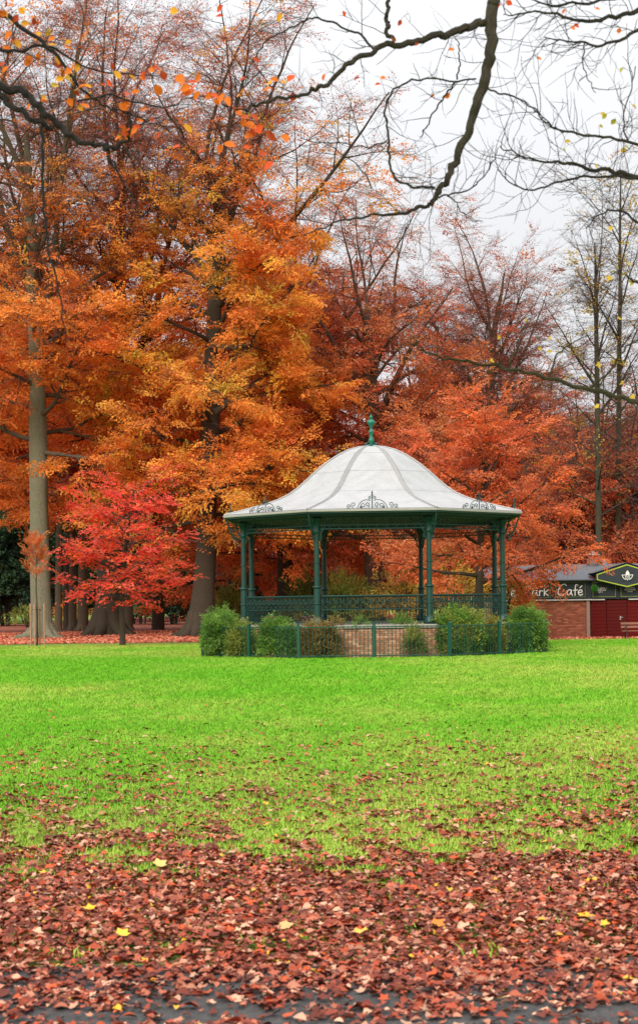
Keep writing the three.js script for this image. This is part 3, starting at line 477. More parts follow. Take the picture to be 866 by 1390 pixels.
// ---------------------------------------------------------------- trees
let total = 0;
function tree(spec) {
  const R = rng(spec.seed), base = spec.trunk[0], G = thing(spec.name, spec.label, 'tree', [base[0], 0, base[2]], 0, spec.group), org = V(base[0], 0, base[2]);
  const tp = spec.trunk.map(([x, y, z]) => V(x, y, z).sub(org)), tr = spec.trunk.map((q) => q[3]);
  const curve = new THREE.CatmullRomCurve3(tp, false, 'centripetal'), N = 26, pts = [], rad = [];
  const radAt = (u) => { const f = u * (tr.length - 1), i = Math.min(tr.length - 2, Math.floor(f)); return lerp(tr[i], tr[i + 1], f - i); };
  for (let k = 0; k <= N; k++) { const u = k / N; pts.push(curve.getPoint(u)); rad.push(radAt(u)); }
  const tb = new TB(); tb.tube(pts, rad, 14, true, 0.09);
  // root flare
  if (spec.flare) for (let k = 0; k < 9; k++) { const a = k / 9 * 6.28 + R() * 0.5, r0 = tr[0], l = r0 * (1.0 + 0.9 * R()) * spec.flare, d = V(Math.cos(a), 0, Math.sin(a)); tb.tube([V(0, r0 * 1.7, 0).addScaledVector(d, r0 * 0.42), V(0, r0 * 0.75, 0).addScaledVector(d, r0 * 0.7), V(0, r0 * 0.22, 0).addScaledVector(d, r0 * 0.95 + l * 0.25), V(0, -0.05, 0).addScaledVector(d, r0 + l)], [r0 * 0.4, r0 * 0.42, r0 * 0.3, r0 * 0.1], 7, false); }
  mesh('trunk', tb.geo(), spec.bark, G);
  const leafL = spec.sprays.map(() => []), sparseL = SPRAY_SPARSE.map(() => []), twigL = TWIG.map(() => []);
  const dens = spec.density ?? 1, sz = spec.leafScale ?? 1, h0 = spec.from, h1 = spec.to, sd = spec.seed * 3.7;
  const emit = (p, dir, s = 1) => {
    const w = p.clone().add(org), lf = spec.leaf(p.y, w), clump = 0.5 + 0.5 * n3(w.x * 0.32 + sd, w.y * 0.42, w.z * 0.32);
    const q = R(), up = V((R() - 0.5) * 1.9, 1, (R() - 0.5) * 1.9), prob = lf * lerp(0.1, 1.35, sstep(0.15, 0.85, clump));
    if (q < prob) { const k = Math.floor(R() * leafL.length); leafL[k].push([placed(p, dir, up, sz * s * (0.75 + 0.5 * R()) * (R() < 0.5 ? 1 : 1), sz * s * (0.8 + 0.4 * R())), mixPal(spec.pal, R, w, spec.freq ?? 0.2, sd)]); }
    else if (R() < (spec.sparse ?? 0.3)) { const k = Math.floor(R() * 2); sparseL[k].push([placed(p, dir, up, sz * s * (0.8 + 0.4 * R())), mixPal(spec.sparsePal ?? spec.pal, R, w, 0.2, sd)]); }
    if (R() < (spec.twigs ?? 0.4) * (0.12 + 0.75 * (1 - Math.min(1, lf)))) { const k = Math.floor(R() * 3); twigL[k].push([placed(p, dir, up, s * (0.7 + 0.6 * R())), (spec.twigColor ?? lin(1, 1, 1)).clone().multiplyScalar(0.6 + 0.8 * R())]); }
  };
  const grow = (tb, p, dir, len, r, lvl) => {
    const n = Math.max(3, Math.ceil(len / [1.3, 1.0, 0.7, 0.5][lvl])), pts = [p.clone()], rd = [r], dirs = [dir.clone()]; let d = dir.clone(), q = p.clone();
    for (let k = 1; k <= n; k++) {
      const t = k / n; d.addScaledVector(randDir(R), [0.16, 0.22, 0.26, 0.27][lvl] * (spec.wander ?? 1)); d.y += (lvl === 0 ? 0.05 : lvl === 1 ? lerp(spec.lift ?? 0.06, spec.tip ?? -0.05, t) : lvl === 2 ? -0.01 : -0.03); d.normalize();
      q = q.clone().addScaledVector(d, len / n); if (q.y < 1.2) { q.y = 1.2; d.y = Math.abs(d.y) * 0.2; } pts.push(q); rd.push(r * lerp(1, lvl <= 1 ? 0.12 : 0.2, Math.pow(t, 0.8))); dirs.push(d.clone());
    }
    tb.tube(pts, rd, [9, 7, 5, 3][lvl], false);
    const get = (t) => { const f = Math.min(n - 1e-4, t * n), i = Math.floor(f); return [pts[i].clone().lerp(pts[i + 1], f - i), dirs[i], lerp(rd[i], rd[i + 1], f - i)]; };
    if (lvl < 3) {
      const sp = (lvl === 0 ? (spec.gap0 ?? 1.1) : lvl === 1 ? (spec.gap1 ?? 0.75) : (spec.gap2 ?? 0.42)); let side = R() < 0.5 ? 1 : -1;
      for (let s = len * (lvl === 0 ? 0.12 : lvl === 1 ? 0.2 : 0.15); s < len; s += sp * (0.6 + 0.8 * R())) {
        const t = s / len, [pp, dd, rr] = get(t), out = dd.clone().cross(UPV); if (out.lengthSq() < 0.01) out.set(1, 0, 0); out.normalize().multiplyScalar(side);
        const roll = (R() - 0.5) * (lvl === 0 ? 1.4 : spec.planar ?? 1.7); if (lvl === 0) out.applyAxisAngle(dd, R() * 6.28); const nul = 0, nd = dd.clone().multiplyScalar(0.55 + R() * 0.5).addScaledVector(out, 0.75 + 0.3 * R()).add(V(0, roll + (spec.rise ?? 0.05), 0)).normalize(); side = -side;
        grow(tb, pp, nd, Math.max(0.7, len * (lvl === 0 ? 0.42 : lvl === 1 ? 0.46 : 0.5) * (1 - 0.6 * t) * (0.7 + 0.6 * R())), Math.max(0.012, rr * 0.55), lvl + 1);
      }
    }
    if (lvl >= 2) { const sp = 0.3 / dens; let side = 1; for (let s = len * (lvl === 2 ? 0.35 : 0.1); s <= len; s += sp * (0.7 + 0.6 * R())) { const [pp, dd] = get(s / len), out = dd.clone().cross(UPV).normalize(); emit(pp, dd.clone().multiplyScalar(0.7).addScaledVector(out, side * (0.3 + 0.7 * R())).add(V(0, (R() - 0.6) * 0.5, 0))); side = -side; } const e = get(1); emit(e[0], e[1]); }
  };
  const yAt = (h) => { for (let u = 0; u <= 1; u += 0.01) { const p = curve.getPoint(u); if (p.y >= h) return [p, radAt(u)]; } return [curve.getPoint(1), radAt(1)]; };
  for (let k = 0; k < spec.limbs; k++) {
    const t = Math.pow((k + 0.3 + 0.4 * R()) / spec.limbs, spec.pow ?? 1), h = lerp(h0, h1, t), [p, r] = yAt(h), az = k * 2.39996 + R() * 0.7 + (spec.az ?? 0), el = lerp(spec.el?.[0] ?? 8, spec.el?.[1] ?? 62, t) * Math.PI / 180 + (R() - 0.5) * 0.25;
    const d = V(Math.cos(az) * Math.cos(el), Math.sin(el), Math.sin(az) * Math.cos(el)), len = spec.reach(t) * (0.75 + 0.45 * R()), tb = new TB();
    grow(tb, p, d, len, Math.min(r * 0.6, 0.03 + len * 0.016) * (spec.limbR ?? 1), 1); mesh('limb', tb.geo(), spec.limbBark ?? spec.bark, G);
  }
  for (let k = 0; k < (spec.leaders?.n ?? 0); k++) { // the trunk divides into steep leaders
    const q = spec.leaders, [p, r] = yAt(lerp(q.from, q.to, (k + 0.5) / q.n)), az = k * 2.39996 + 0.6 + (spec.az ?? 0), el = lerp(52, 78, k / q.n) * Math.PI / 180, tb = new TB();
    grow(tb, p, V(Math.cos(az) * Math.cos(el), Math.sin(el), Math.sin(az) * Math.cos(el)), q.len * (0.8 + 0.35 * R()), r * 0.62, 0); mesh('limb', tb.geo(), spec.limbBark ?? spec.bark, G);
  }
  for (const L of spec.extra ?? []) { const tb = new TB(); const ps = L.map(([x, y, z]) => V(x, y, z).sub(org)), c = new THREE.CatmullRomCurve3(ps).getPoints(16), r0 = L[0][3], r1 = L[L.length - 1][3]; tb.tube(c, c.map((_, i) => lerp(r0, r1, i / 16)), 8, true, 0.12);
    for (let k = 5; k <= 16; k++) { const d = c[k].clone().sub(c[k - 1]).normalize().addScaledVector(randDir(R), 0.8).normalize(); grow(tb, c[k], d, 2.2 + 1.5 * R(), lerp(r0, r1, k / 16) * 0.45, 2); } mesh('limb', tb.geo(), spec.limbBark ?? spec.bark, G); }
  leafL.forEach((l, i) => l.length && copies('crown', spec.sprays[i], M.leaf, l, G));
  sparseL.forEach((l, i) => l.length && copies('crown', SPRAY_SPARSE[i], M.leaf, l, G));
  twigL.forEach((l, i) => l.length && copies('twigs', TWIG[i], M.twig, l, G));
  total += leafL.reduce((a, l) => a + l.length, 0); if (0) console.log(spec.label, leafL.reduce((a, l) => a + l.length, 0), sparseL.reduce((a, l) => a + l.length, 0), twigL.reduce((a, l) => a + l.length, 0));
  return G;
}
const px2 = (list, d) => list.map(([px, py, w]) => { const p = at(px, py, d); return [p.x, Math.max(0, p.y), p.z, w / 2 / F * d]; });   // [px, py, width px] -> trunk points
const onGround = (px, d) => HOR - (px - CX) * ROLL + EYE * F / d;           // photo row of the ground there
const orange = [lin(0.58, 0.11, 0.03), lin(0.77, 0.19, 0.035), lin(0.86, 0.275, 0.045), lin(0.89, 0.37, 0.06), lin(0.82, 0.42, 0.05)];
const orangeRed = [lin(0.48, 0.085, 0.035), lin(0.67, 0.12, 0.037), lin(0.75, 0.165, 0.043), lin(0.8, 0.25, 0.05)];
const golden = [lin(0.78, 0.22, 0.03), lin(0.87, 0.34, 0.04), lin(0.84, 0.45, 0.05), lin(0.6, 0.44, 0.045)];
const copper = [lin(0.38, 0.11, 0.06), lin(0.54, 0.15, 0.07), lin(0.64, 0.19, 0.075), lin(0.68, 0.28, 0.1)];
const maroon = [lin(0.34, 0.12, 0.08), lin(0.45, 0.16, 0.095), lin(0.54, 0.2, 0.11), lin(0.57, 0.27, 0.13)];
{
  const g = (px, d) => [px, onGround(px, d)];
  const common = { sprays: SPRAY, group: 'tall beech trees behind the lawn' };
  // great beech, clean grey trunk at the left
  tree({ ...common, name: 'beech_tree', label: 'tall beech with smooth bare grey trunk behind the staked sapling', seed: 1, bark: M.barkGrey, limbBark: M.barkMid, flare: 1.0,
    trunk: px2([[...g(58, 97), 33], [57, 840, 29], [55, 760, 26.5], [53, 660, 25], [52, 580, 24], [50, 470, 20], [45, 380, 18], [40, 290, 15], [38, 225, 11], [37, 180, 6]], 97),
    from: 10.5, to: 26, limbs: 26, reach: (t) => lerp(9, 6.5, t), el: [0, 52], leaders: { n: 5, from: 17, to: 27, len: 17 }, leaf: (y) => 0.75 * sstep(28, 14, y) + 0.03, pal: [orange[1], orange[2], orange[3], orange[2], golden[2]], sparse: 0.2, sparsePal: [copper[1], orangeRed[1], orange[1], copper[2]], twigs: 0.5, twigColor: lin(1.15, 0.85, 0.8), density: 1.1 });
  // dark thick beech behind the red tree
  tree({ ...common, name: 'beech_tree', label: 'thick dark beech trunk behind the small red tree', seed: 2, bark: M.barkDark, flare: 0.7,
    trunk: px2([[...g(146, 104), 44], [147, 840, 38], [148, 800, 34], [150, 740, 31], [152, 640, 27], [160, 520, 23], [164, 430, 19], [160, 350, 12], [156, 300, 6]], 104),
    from: 9, to: 23, limbs: 24, reach: (t) => lerp(9.5, 7, t), el: [0, 52], leaders: { n: 6, from: 14, to: 24, len: 18 }, leaf: (y) => 0.85 * sstep(27, 15, y) + 0.03, pal: [orange[1], orange[2], golden[0], golden[1]], sparse: 0.2, sparsePal: [copper[1], orangeRed[1], orange[1], copper[2]], twigs: 0.5, twigColor: lin(1.15, 0.85, 0.8), density: 1.1 });
  // golden beech with leaning trunk and heavy dark limb
  tree({ ...common, name: 'beech_tree', label: 'golden orange beech with leaning dark trunk and a heavy limb reaching over bandstand', seed: 3, bark: M.barkDark, limbBark: M.barkDark, flare: 0.9,
    trunk: px2([[...g(272, 96), 40], [273, 840, 35], [277, 800, 31], [280, 740, 27], [283, 660, 25], [285, 600, 25], [288, 520, 23], [291, 430, 20], [294, 340, 16], [298, 260, 11], [302, 200, 5]], 96),
    extra: [px2([[288, 634, 15], [305, 640, 11], [330, 648, 9], [352, 656, 9], [362, 640, 8], [376, 628, 6], [398, 620, 4]], 93.5), px2([[292, 560, 9], [320, 540, 7], [345, 520, 5], [365, 505, 3]], 95), px2([[285, 470, 9], [330, 470, 7], [360, 450, 5]], 95)],
    from: 5.5, to: 26, limbs: 36, reach: (t) => lerp(8.5, 7, t), el: [-12, 50], leaders: { n: 6, from: 18, to: 27, len: 16.5 }, leaf: (y) => 1.0 * sstep(30, 17, y) + 0.03, pal: [orange[1], orange[2], golden[1], orange[3], golden[2], golden[3]], freq: 0.24, sparse: 0.2, sparsePal: [copper[1], orangeRed[1], orange[1], copper[2]], twigs: 0.5, twigColor: lin(1.15, 0.85, 0.8), density: 1.2 });
  // beech behind the bandstand's left bay
  tree({ ...common, name: 'beech_tree', label: 'orange beech with dark trunk seen through the bandstand bay on the red tree side', seed: 4, bark: M.barkDark, flare: 0.6,
    trunk: px2([[...g(387, 108), 26], [387, 800, 22], [387, 740, 20], [388, 640, 18], [390, 520, 15], [392, 430, 10], [394, 360, 5]], 108),
    from: 5, to: 22, limbs: 32, reach: (t) => lerp(8.5, 6, t), el: [-10, 50], leaders: { n: 5, from: 14, to: 22, len: 14 }, leaf: (y) => 1.0 * sstep(26, 14, y) + 0.04, pal: [orangeRed[1], orange[1], orange[2], orangeRed[2], orange[3]], sparse: 0.2, twigs: 0.4, density: 1.15 });
  // red beech behind the bandstand centre
  tree({ ...common, name: 'beech_tree', label: 'red orange beech with broad brown trunk seen through the middle of bandstand', seed: 5, bark: M.barkRed, flare: 0.6,
    trunk: px2([[...g(508, 102), 33], [508, 800, 29], [508, 740, 26], [507, 640, 22], [505, 540, 18], [501, 470, 12], [498, 420, 6]], 102),
    from: 5, to: 18, limbs: 30, reach: (t) => lerp(9, 6, t), el: [-12, 45], leaders: { n: 5, from: 12, to: 19, len: 9.5 }, leaf: (y) => 0.85 * sstep(22, 11, y) + 0.06, pal: [copper[2], orangeRed[1], copper[3], orange[1]], sparse: 0.2, twigs: 0.45, density: 1.1, twigColor: lin(1.3, 0.9, 0.9) });
  // low spreading orange tree in front of the cafe
  tree({ ...common, name: 'spreading_beech', label: 'low spreading orange red tree with slim trunk overhanging the cafe signs', seed: 6, bark: M.barkDark, flare: 0.3,
    trunk: px2([[...g(650, 72), 13], [650, 800, 11], [651, 760, 10], [653, 710, 9], [656, 660, 7.5], [660, 610, 5], [662, 570, 2]], 72),
    from: 2.6, to: 9.2, limbs: 26, pow: 1, reach: (t) => lerp(4.3, 2.4, t), el: [4, 50], lift: 0.05, tip: -0.06, leaf: () => 0.95, pal: [orangeRed[1], orangeRed[2], copper[2], orange[1], orangeRed[1]], freq: 0.35, sparse: 0.3, twigs: 0.3, density: 1.45, leafScale: 0.8, gap1: 0.55, gap2: 0.36 });
  // pale sparse tree right of the dome
  tree({ ...common, name: 'bare_beech', label: 'pale trunked thinning beech with forked limb above the bandstand roof', seed: 7, bark: M.barkMoss, limbBark: M.barkMid,
    trunk: px2([[...g(655, 112), 16], [657, 720, 15], [660, 620, 13.5], [664, 560, 12], [667, 500, 10], [672, 440, 7.5], [680, 400, 4], [684, 370, 2]], 112),
    extra: [px2([[663, 585, 9], [640, 548, 7], [615, 505, 6], [600, 465, 5], [585, 430, 4], [572, 400, 2]], 112)],
    from: 9, to: 20, limbs: 26, reach: (t) => lerp(7.5, 5.5, t), el: [25, 55], leaders: { n: 5, from: 13, to: 20, len: 9 }, leaf: (y) => 0.36 * sstep(21, 11, y) + 0.07, pal: copper, limbR: 0.7, sparse: 0.36, twigs: 0.9, density: 1.0, twigColor: lin(1.3, 0.8, 0.8) });
  // two bare limes behind the cafe
  for (const [px, d, top, lean, seed, lab, h] of [[812, 92, 330, -4, 8, 'nearly bare dark lime tree rising behind the cafe, the slimmer one', 20.5], [838, 96, 230, 3, 9, 'tallest nearly bare dark lime tree behind the cafe with a few yellow leaves', 25.5]])
    tree({ ...common, name: 'lime_tree', group: 'bare limes behind the cafe', label: lab, seed, bark: bark(0.1, 0.085, 0.055), limbBark: M.barkDark,
      trunk: px2([[...g(px, d), 10], [px, 740, 8.5], [px + lean * 0.3, 620, 7.5], [px + lean * 0.6, 500, 6.5], [px + lean, 400, 5], [px + lean, (top + 400) / 2, 3.5], [px + lean * 1.4, top, 1.5]], d),
      from: 6, to: h, limbs: 26, reach: (t) => lerp(5, 2.6, t), el: [20, 62], leaders: { n: 6, from: h * 0.55, to: h * 0.98, len: 5.5 }, leaf: () => 0.03, pal: [lin(0.62, 0.4, 0.03), lin(0.5, 0.36, 0.04), lin(0.45, 0.2, 0.03)], limbR: 0.6, sparse: 0.07, twigs: 0.6, density: 0.7, twigColor: lin(0.55, 0.6, 0.55) });
  // copper mass behind the cafe and dome
  const copperTree = (px, d, topPy, seed, lab, reach0, pal, leafy = 0.75, from = 3.5) => {
    const top = at(px, topPy, d).y, mid = lerp(760, topPy, 0.55), lean = (seed * 37 % 11) - 5;
    return tree({ ...common, group: 'copper beeches in the background', name: 'copper_beech', label: lab, seed, bark: M.barkDark, trunk: px2([[...g(px, d), 18], [px, 760, 15], [px + lean, lerp(760, mid, 0.5), 12], [px + lean * 2, mid, 8], [px + lean * 2, mid - 40, 3]], d),
      from, to: top * 0.62, limbs: 24, reach: (t) => lerp(reach0, reach0 * 0.75, t), el: [-8, 45], leaders: { n: 5, from: top * 0.38, to: top * 0.62, len: top * 0.42 }, leaf: (y) => leafy * sstep(top * 0.95, top * 0.4, y) + 0.05, pal, sparse: 0.22, twigs: 0.4, density: 0.95, limbR: 0.8, twigColor: lin(1.2, 0.8, 0.8), az: seed });
  };
  copperTree(575, 122, 420, 21, 'copper beech behind the dome slope facing the cafe', 8, [copper[1], copper[2], orangeRed[1], copper[3]], 0.7);
  copperTree(745, 112, 490, 22, 'rusty copper beech rising behind the spreading orange tree', 7.5, [copper[2], orangeRed[1], orangeRed[2], copper[2]], 0.95);
  copperTree(815, 106, 500, 23, 'dark copper beech behind the cafe vent', 7, [maroon[1], copper[1], copper[2], copper[3]], 0.9);
  copperTree(890, 104, 470, 24, 'brown copper beech past the cafe gable', 7.5, [maroon[0], maroon[2], copper[1], maroon[3]], 0.85);
  copperTree(440, 128, 260, 25, 'brownish beech far behind the dome finial', 9, [copper[2], orangeRed[1], orange[1], orange[2]], 0.85);
  copperTree(335, 132, 330, 26, 'hazy rust beech far behind the golden beech', 9.5, [copper[2], orangeRed[2], orange[1], orange[2]], 0.8);
  copperTree(95, 130, 350, 27, 'russet beech far behind the bare grey trunk', 9.5, [orangeRed[1], orange[1], orange[2], golden[1]], 0.85, 10);
  copperTree(215, 126, 340, 28, 'russet beech far behind, between the red tree and golden beech', 9, [orangeRed[1], orange[1], orange[2], golden[1]], 0.85, 9);
  copperTree(-55, 112, 200, 29, 'orange beech standing beyond the grey trunk, away from bandstand', 9.5, [orange[1], orange[2], orange[3], golden[1]], 0.95, 10.5);
  copperTree(-22, 124, 330, 34, 'orange beech behind the big dark evergreen', 9.5, [orange[1], orange[2], golden[1], orangeRed[2]], 0.9, 10.5);
  copperTree(772, 98, 545, 35, 'reddish copper beech over the cafe roof', 5.6, [copper[1], copper[2], orangeRed[1], copper[3]], 1.0, 4);
  copperTree(858, 99, 540, 36, 'brownish red copper beech directly above the cafe gable sign', 5.6, [maroon[2], copper[1], copper[2], maroon[3]], 1.0, 4);
  copperTree(700, 120, 470, 37, 'dusky copper beech rising between the pale forked beech and limes', 7, [copper[1], copper[2], maroon[3], copper[3]], 0.9);
  copperTree(660, 134, 470, 30, 'dull copper beech far behind the pale forked beech', 8, [maroon[2], copper[1], copper[2], maroon[3]], 0.85);
  copperTree(1010, 110, 330, 31, 'copper beech standing past the far end of cafe', 8.5, [maroon[1], copper[1], copper[2], orangeRed[1]], 0.7);
}
console.log('large trees done');
{ // small red tree on the lawn edge
  const d = 75, gy = onGround(167, d);
  tree({ name: 'red_maple', label: 'small bright red tree with tiered branches at the lawn edge', seed: 41, bark: M.barkDark, limbBark: M.barkDark, sprays: SPRAY_SMALL,
    trunk: px2([[167, gy, 9], [166.5, 850, 7.5], [166, 820, 7], [168, 780, 6], [172, 735, 5], [178, 690, 3], [184, 655, 1.5]], d),
    from: 1.9, to: 6.6, limbs: 32, reach: (t) => lerp(3.0, 1.9, t), el: [6, 40], lift: 0.0, tip: -0.04, leaf: () => 0.95, pal: [lin(0.78, 0.05, 0.025), lin(0.84, 0.06, 0.04), lin(0.87, 0.13, 0.085), lin(0.82, 0.16, 0.03), lin(0.84, 0.07, 0.04), lin(0.8, 0.05, 0.03)], freq: 0.5, sparse: 0.2, twigs: 0.06, density: 0.95, leafScale: 1.2, gap1: 0.46, gap2: 0.36, planar: 0.7 });
}
{ // staked sapling
  const d = 79, p = groundAtDistance(51, d), R = rng(9);
  const S = thing('sapling', 'slim young tree with upright orange leaves tied between wooden stakes', 'tree', [p.x, 0, p.z]), tb = new TB();
  const st = [V(0, 0, 0), V(0.02, 1.5, 0), V(-0.02, 2.8, 0), V(0.02, 4, 0), V(0.03, 5.4, 0)]; tb.tube(st, [0.05, 0.045, 0.035, 0.025, 0.01], 6); mesh('trunk', tb.geo(), M.barkMid, S);
  const list = [[], []], br = new TB();
  for (let k = 0; k < 34; k++) { const y = 2.9 + 2.0 * R(), a = R() * 6.28, l = (0.45 + 0.7 * R()) * (1.15 - 0.25 * (y - 2.9)), d2 = V(Math.cos(a) * 0.75, 0.9, Math.sin(a) * 0.75).normalize(), s = V(0, y, 0), e = s.clone().addScaledVector(d2, l); br.tube([s, e], [0.012, 0.005], 3, false);
    for (let j = 0; j < 9; j++) list[j % 2].push([placed(s.clone().lerp(e, 0.2 + 0.8 * R()), d2.clone().addScaledVector(randDir(R), 0.5), randDir(R), 0.68), mixPal([lin(0.62, 0.16, 0.04), lin(0.72, 0.24, 0.06), lin(0.72, 0.32, 0.1)], R, e, 1)]); }
  mesh('branches', br.geo(), M.twig, S, 'stuff'); list.forEach((l, i) => copies('crown', SPRAY_SMALL[i], M.leaf, l, S));
  mesh('tie', new THREE.TorusGeometry(0.09, 0.018, 6, 14).rotateX(Math.PI / 2).scale(2.2, 1, 1).translate(0, 1.72, 0), M.iron, S);
  const wood = std(lin(0.6, 0.36, 0.26), 0.9, { map: barkTex });
  for (const [dx, dz, h, l] of [[-0.27, 0.15, 2.02, 'round pale wooden tree stake, the outer one facing away from red tree'], [-0.07, 0.25, 2.0, 'round pale wooden tree stake just before the sapling stem'], [0.1, -0.2, 2.0, 'round pale wooden tree stake just behind the sapling stem'], [0.36, 0.05, 2.02, 'round pale wooden tree stake on the side of the red tree']]) {
    const m = mesh('tree_stake', new THREE.LatheGeometry([[0, 0], [0.042, 0], [0.042, h - 0.03], [0.03, h], [0, h]].map(([a, b]) => new THREE.Vector2(a, b)), 10), wood); m.position.set(p.x + dx, 0, p.z + dz); tag(m, l, 'stake', 'stakes around the sapling'); }
}
// dark evergreens and hedges in the background
const dkPal = [lin(0.008, 0.022, 0.01), lin(0.015, 0.042, 0.018), lin(0.028, 0.07, 0.028), lin(0.05, 0.1, 0.035)];
for (const [px, d, rx, h, n, l, pal] of [[12, 165, 8, 15, 4200, 'big dark evergreen beside the bare grey trunk, over a green strip'], [95, 168, 7, 14.5, 3600, 'dark evergreen in the gap between grey trunk and red tree'], [190, 170, 6.5, 13, 2800, 'dark evergreen behind the crown of the red tree'],
  [236, 160, 4, 7.5, 1500, 'rounded dark evergreen beside the golden beech trunk'], [-70, 165, 8, 12, 2400, 'dark evergreen at the end of the leaf carpet past the grey trunk'], [350, 150, 5, 6.5, 1700, 'dark green bush behind the bandstand railing on the red tree side'],
  [40, 192, 11, 6.5, 2200, 'low dark hedge beyond the leaf carpet, under the big evergreens'], [150, 194, 11, 6, 2200, 'low dark hedge glimpsed behind the thick dark trunk'], [262, 194, 10, 6, 2000, 'low dark hedge glimpsed behind the golden beech trunk'], [470, 180, 14, 7, 2400, 'low dark hedge behind the middle of the bandstand'], [600, 180, 10, 7, 1800, 'low dark hedge behind the bandstand bay facing the cafe'], [880, 112, 5, 9, 2000, 'dark evergreen rising behind the cafe gable'], [760, 118, 4, 6.5, 1200, 'dark evergreen hidden behind the spreading orange tree']])
  shrub('evergreen_bush', l, 'bush', groundAtDistance(px, d), rx, h, rx * 0.8, n, dkPal, SPRAY_DARK, { group: 'dark evergreens in the background', mat: M.evergreen, freq: 0.25, thick: 5, scale: 1.5 });
for (const [px, d, rx, h, n, l, pal] of [[318, 110, 2.0, 3.6, 600, 'olive green bush between golden beech trunk and bandstand column', gPal2], [430, 100, 2.3, 4.2, 900, 'light green bush behind the middle bandstand bay', gPal2], [468, 98, 2.0, 4.0, 700, 'yellow green bush beside the broad brown trunk, on the red tree side', [gPal2[1], gPal2[2], gPal[2]]],
  [548, 96, 2.2, 4.6, 500, 'loose golden yellow bush beside the broad brown trunk, on the cafe side', [lin(0.5, 0.34, 0.05), lin(0.6, 0.42, 0.08), gPal2[1]]], [610, 94, 2.4, 5.0, 560, 'golden yellow bush behind the bandstand railing on the cafe side', [lin(0.5, 0.34, 0.05), lin(0.62, 0.42, 0.06), gPal2[1]]],
  [690, 74, 0.9, 4.2, 130, 'thin yellow leaved bush at the cafe wall', [lin(0.55, 0.36, 0.04), lin(0.62, 0.42, 0.06)]], [100, 140, 1.8, 3.2, 220, 'small gold bush far behind the grey trunk', golden], [36, 150, 2, 2.2, 160, 'small yellow bush far beyond the leaf carpet', gPal2]])
  shrub('background_bush', l, 'bush', groundAtDistance(px, d), rx, h, rx * 0.7, n, pal, SPRAY_SMALL, { group: 'light bushes in the background', freq: 0.4, thick: 2, scale: 1.1 });
// far slim trunks seen low between the big ones
for (const [px, d, w, l] of [[80, 118, 9, 'slim dark trunk just past the grey beech'], [99, 128, 10, 'pale slender far trunk next to a thicker one'], [113, 124, 13, 'thicker pale far trunk between grey beech and red tree'], [174, 122, 12, 'mid brown far trunk directly behind the red tree stem'], [333, 116, 12, 'tan far trunk seen beside the outermost bandstand column'], [600, 116, 12, 'dark far trunk in the bandstand bay facing the cafe']]) {
  const P = px2([[px, onGround(px, d), w * 1.2], [px, 800, w], [px + 1, 700, w * 0.9], [px + 2, 600, w * 0.7], [px + 3, 480, w * 0.3]], d);
  tree({ name: 'distant_tree', group: 'slim trees far behind', label: l, seed: 60 + px, bark: M.barkMid, sprays: SPRAY, trunk: P, from: 9.5, to: P[4][1] * 0.97, limbs: 12, reach: (t) => lerp(5.5, 3, t), el: [0, 55], leaf: () => 0.5, pal: [orange[0], orange[1], copper[2]], sparse: 0.3, twigs: 0.5, density: 0.8, flare: 0.4 });
}
{ // far wood closing the view
  const R = rng(404), L = [[], []], T = [[]];
  for (let k = 0; k < 15000; k++) { const x = (R() - 0.5) * 250, z = -205 - R() * 25, top = 19 + 7 * n2(x * 0.06, 3), y = top * Math.pow(R(), 0.75), p = V(x, y + 0.5, z); if (y < 2.5 && R() < 0.6) continue;
    L[k % 2].push([placed(p, randDir(R), V(0, 1, 0).add(randDir(R)), 3 + R()), mixPal([maroon[1], copper[1], orangeRed[1], maroon[3]], R, p, 0.07)]); }
  const G = tag(new THREE.Group(), 'distant mass of rust coloured woodland closing the park', 'woodland', null, 'stuff'); G.name = 'distant_woodland'; scene.add(G); L.forEach((l, i) => copies('woodland_foliage', SPRAY[i], M.leaf, l, G));
}
console.log('trees done', total);

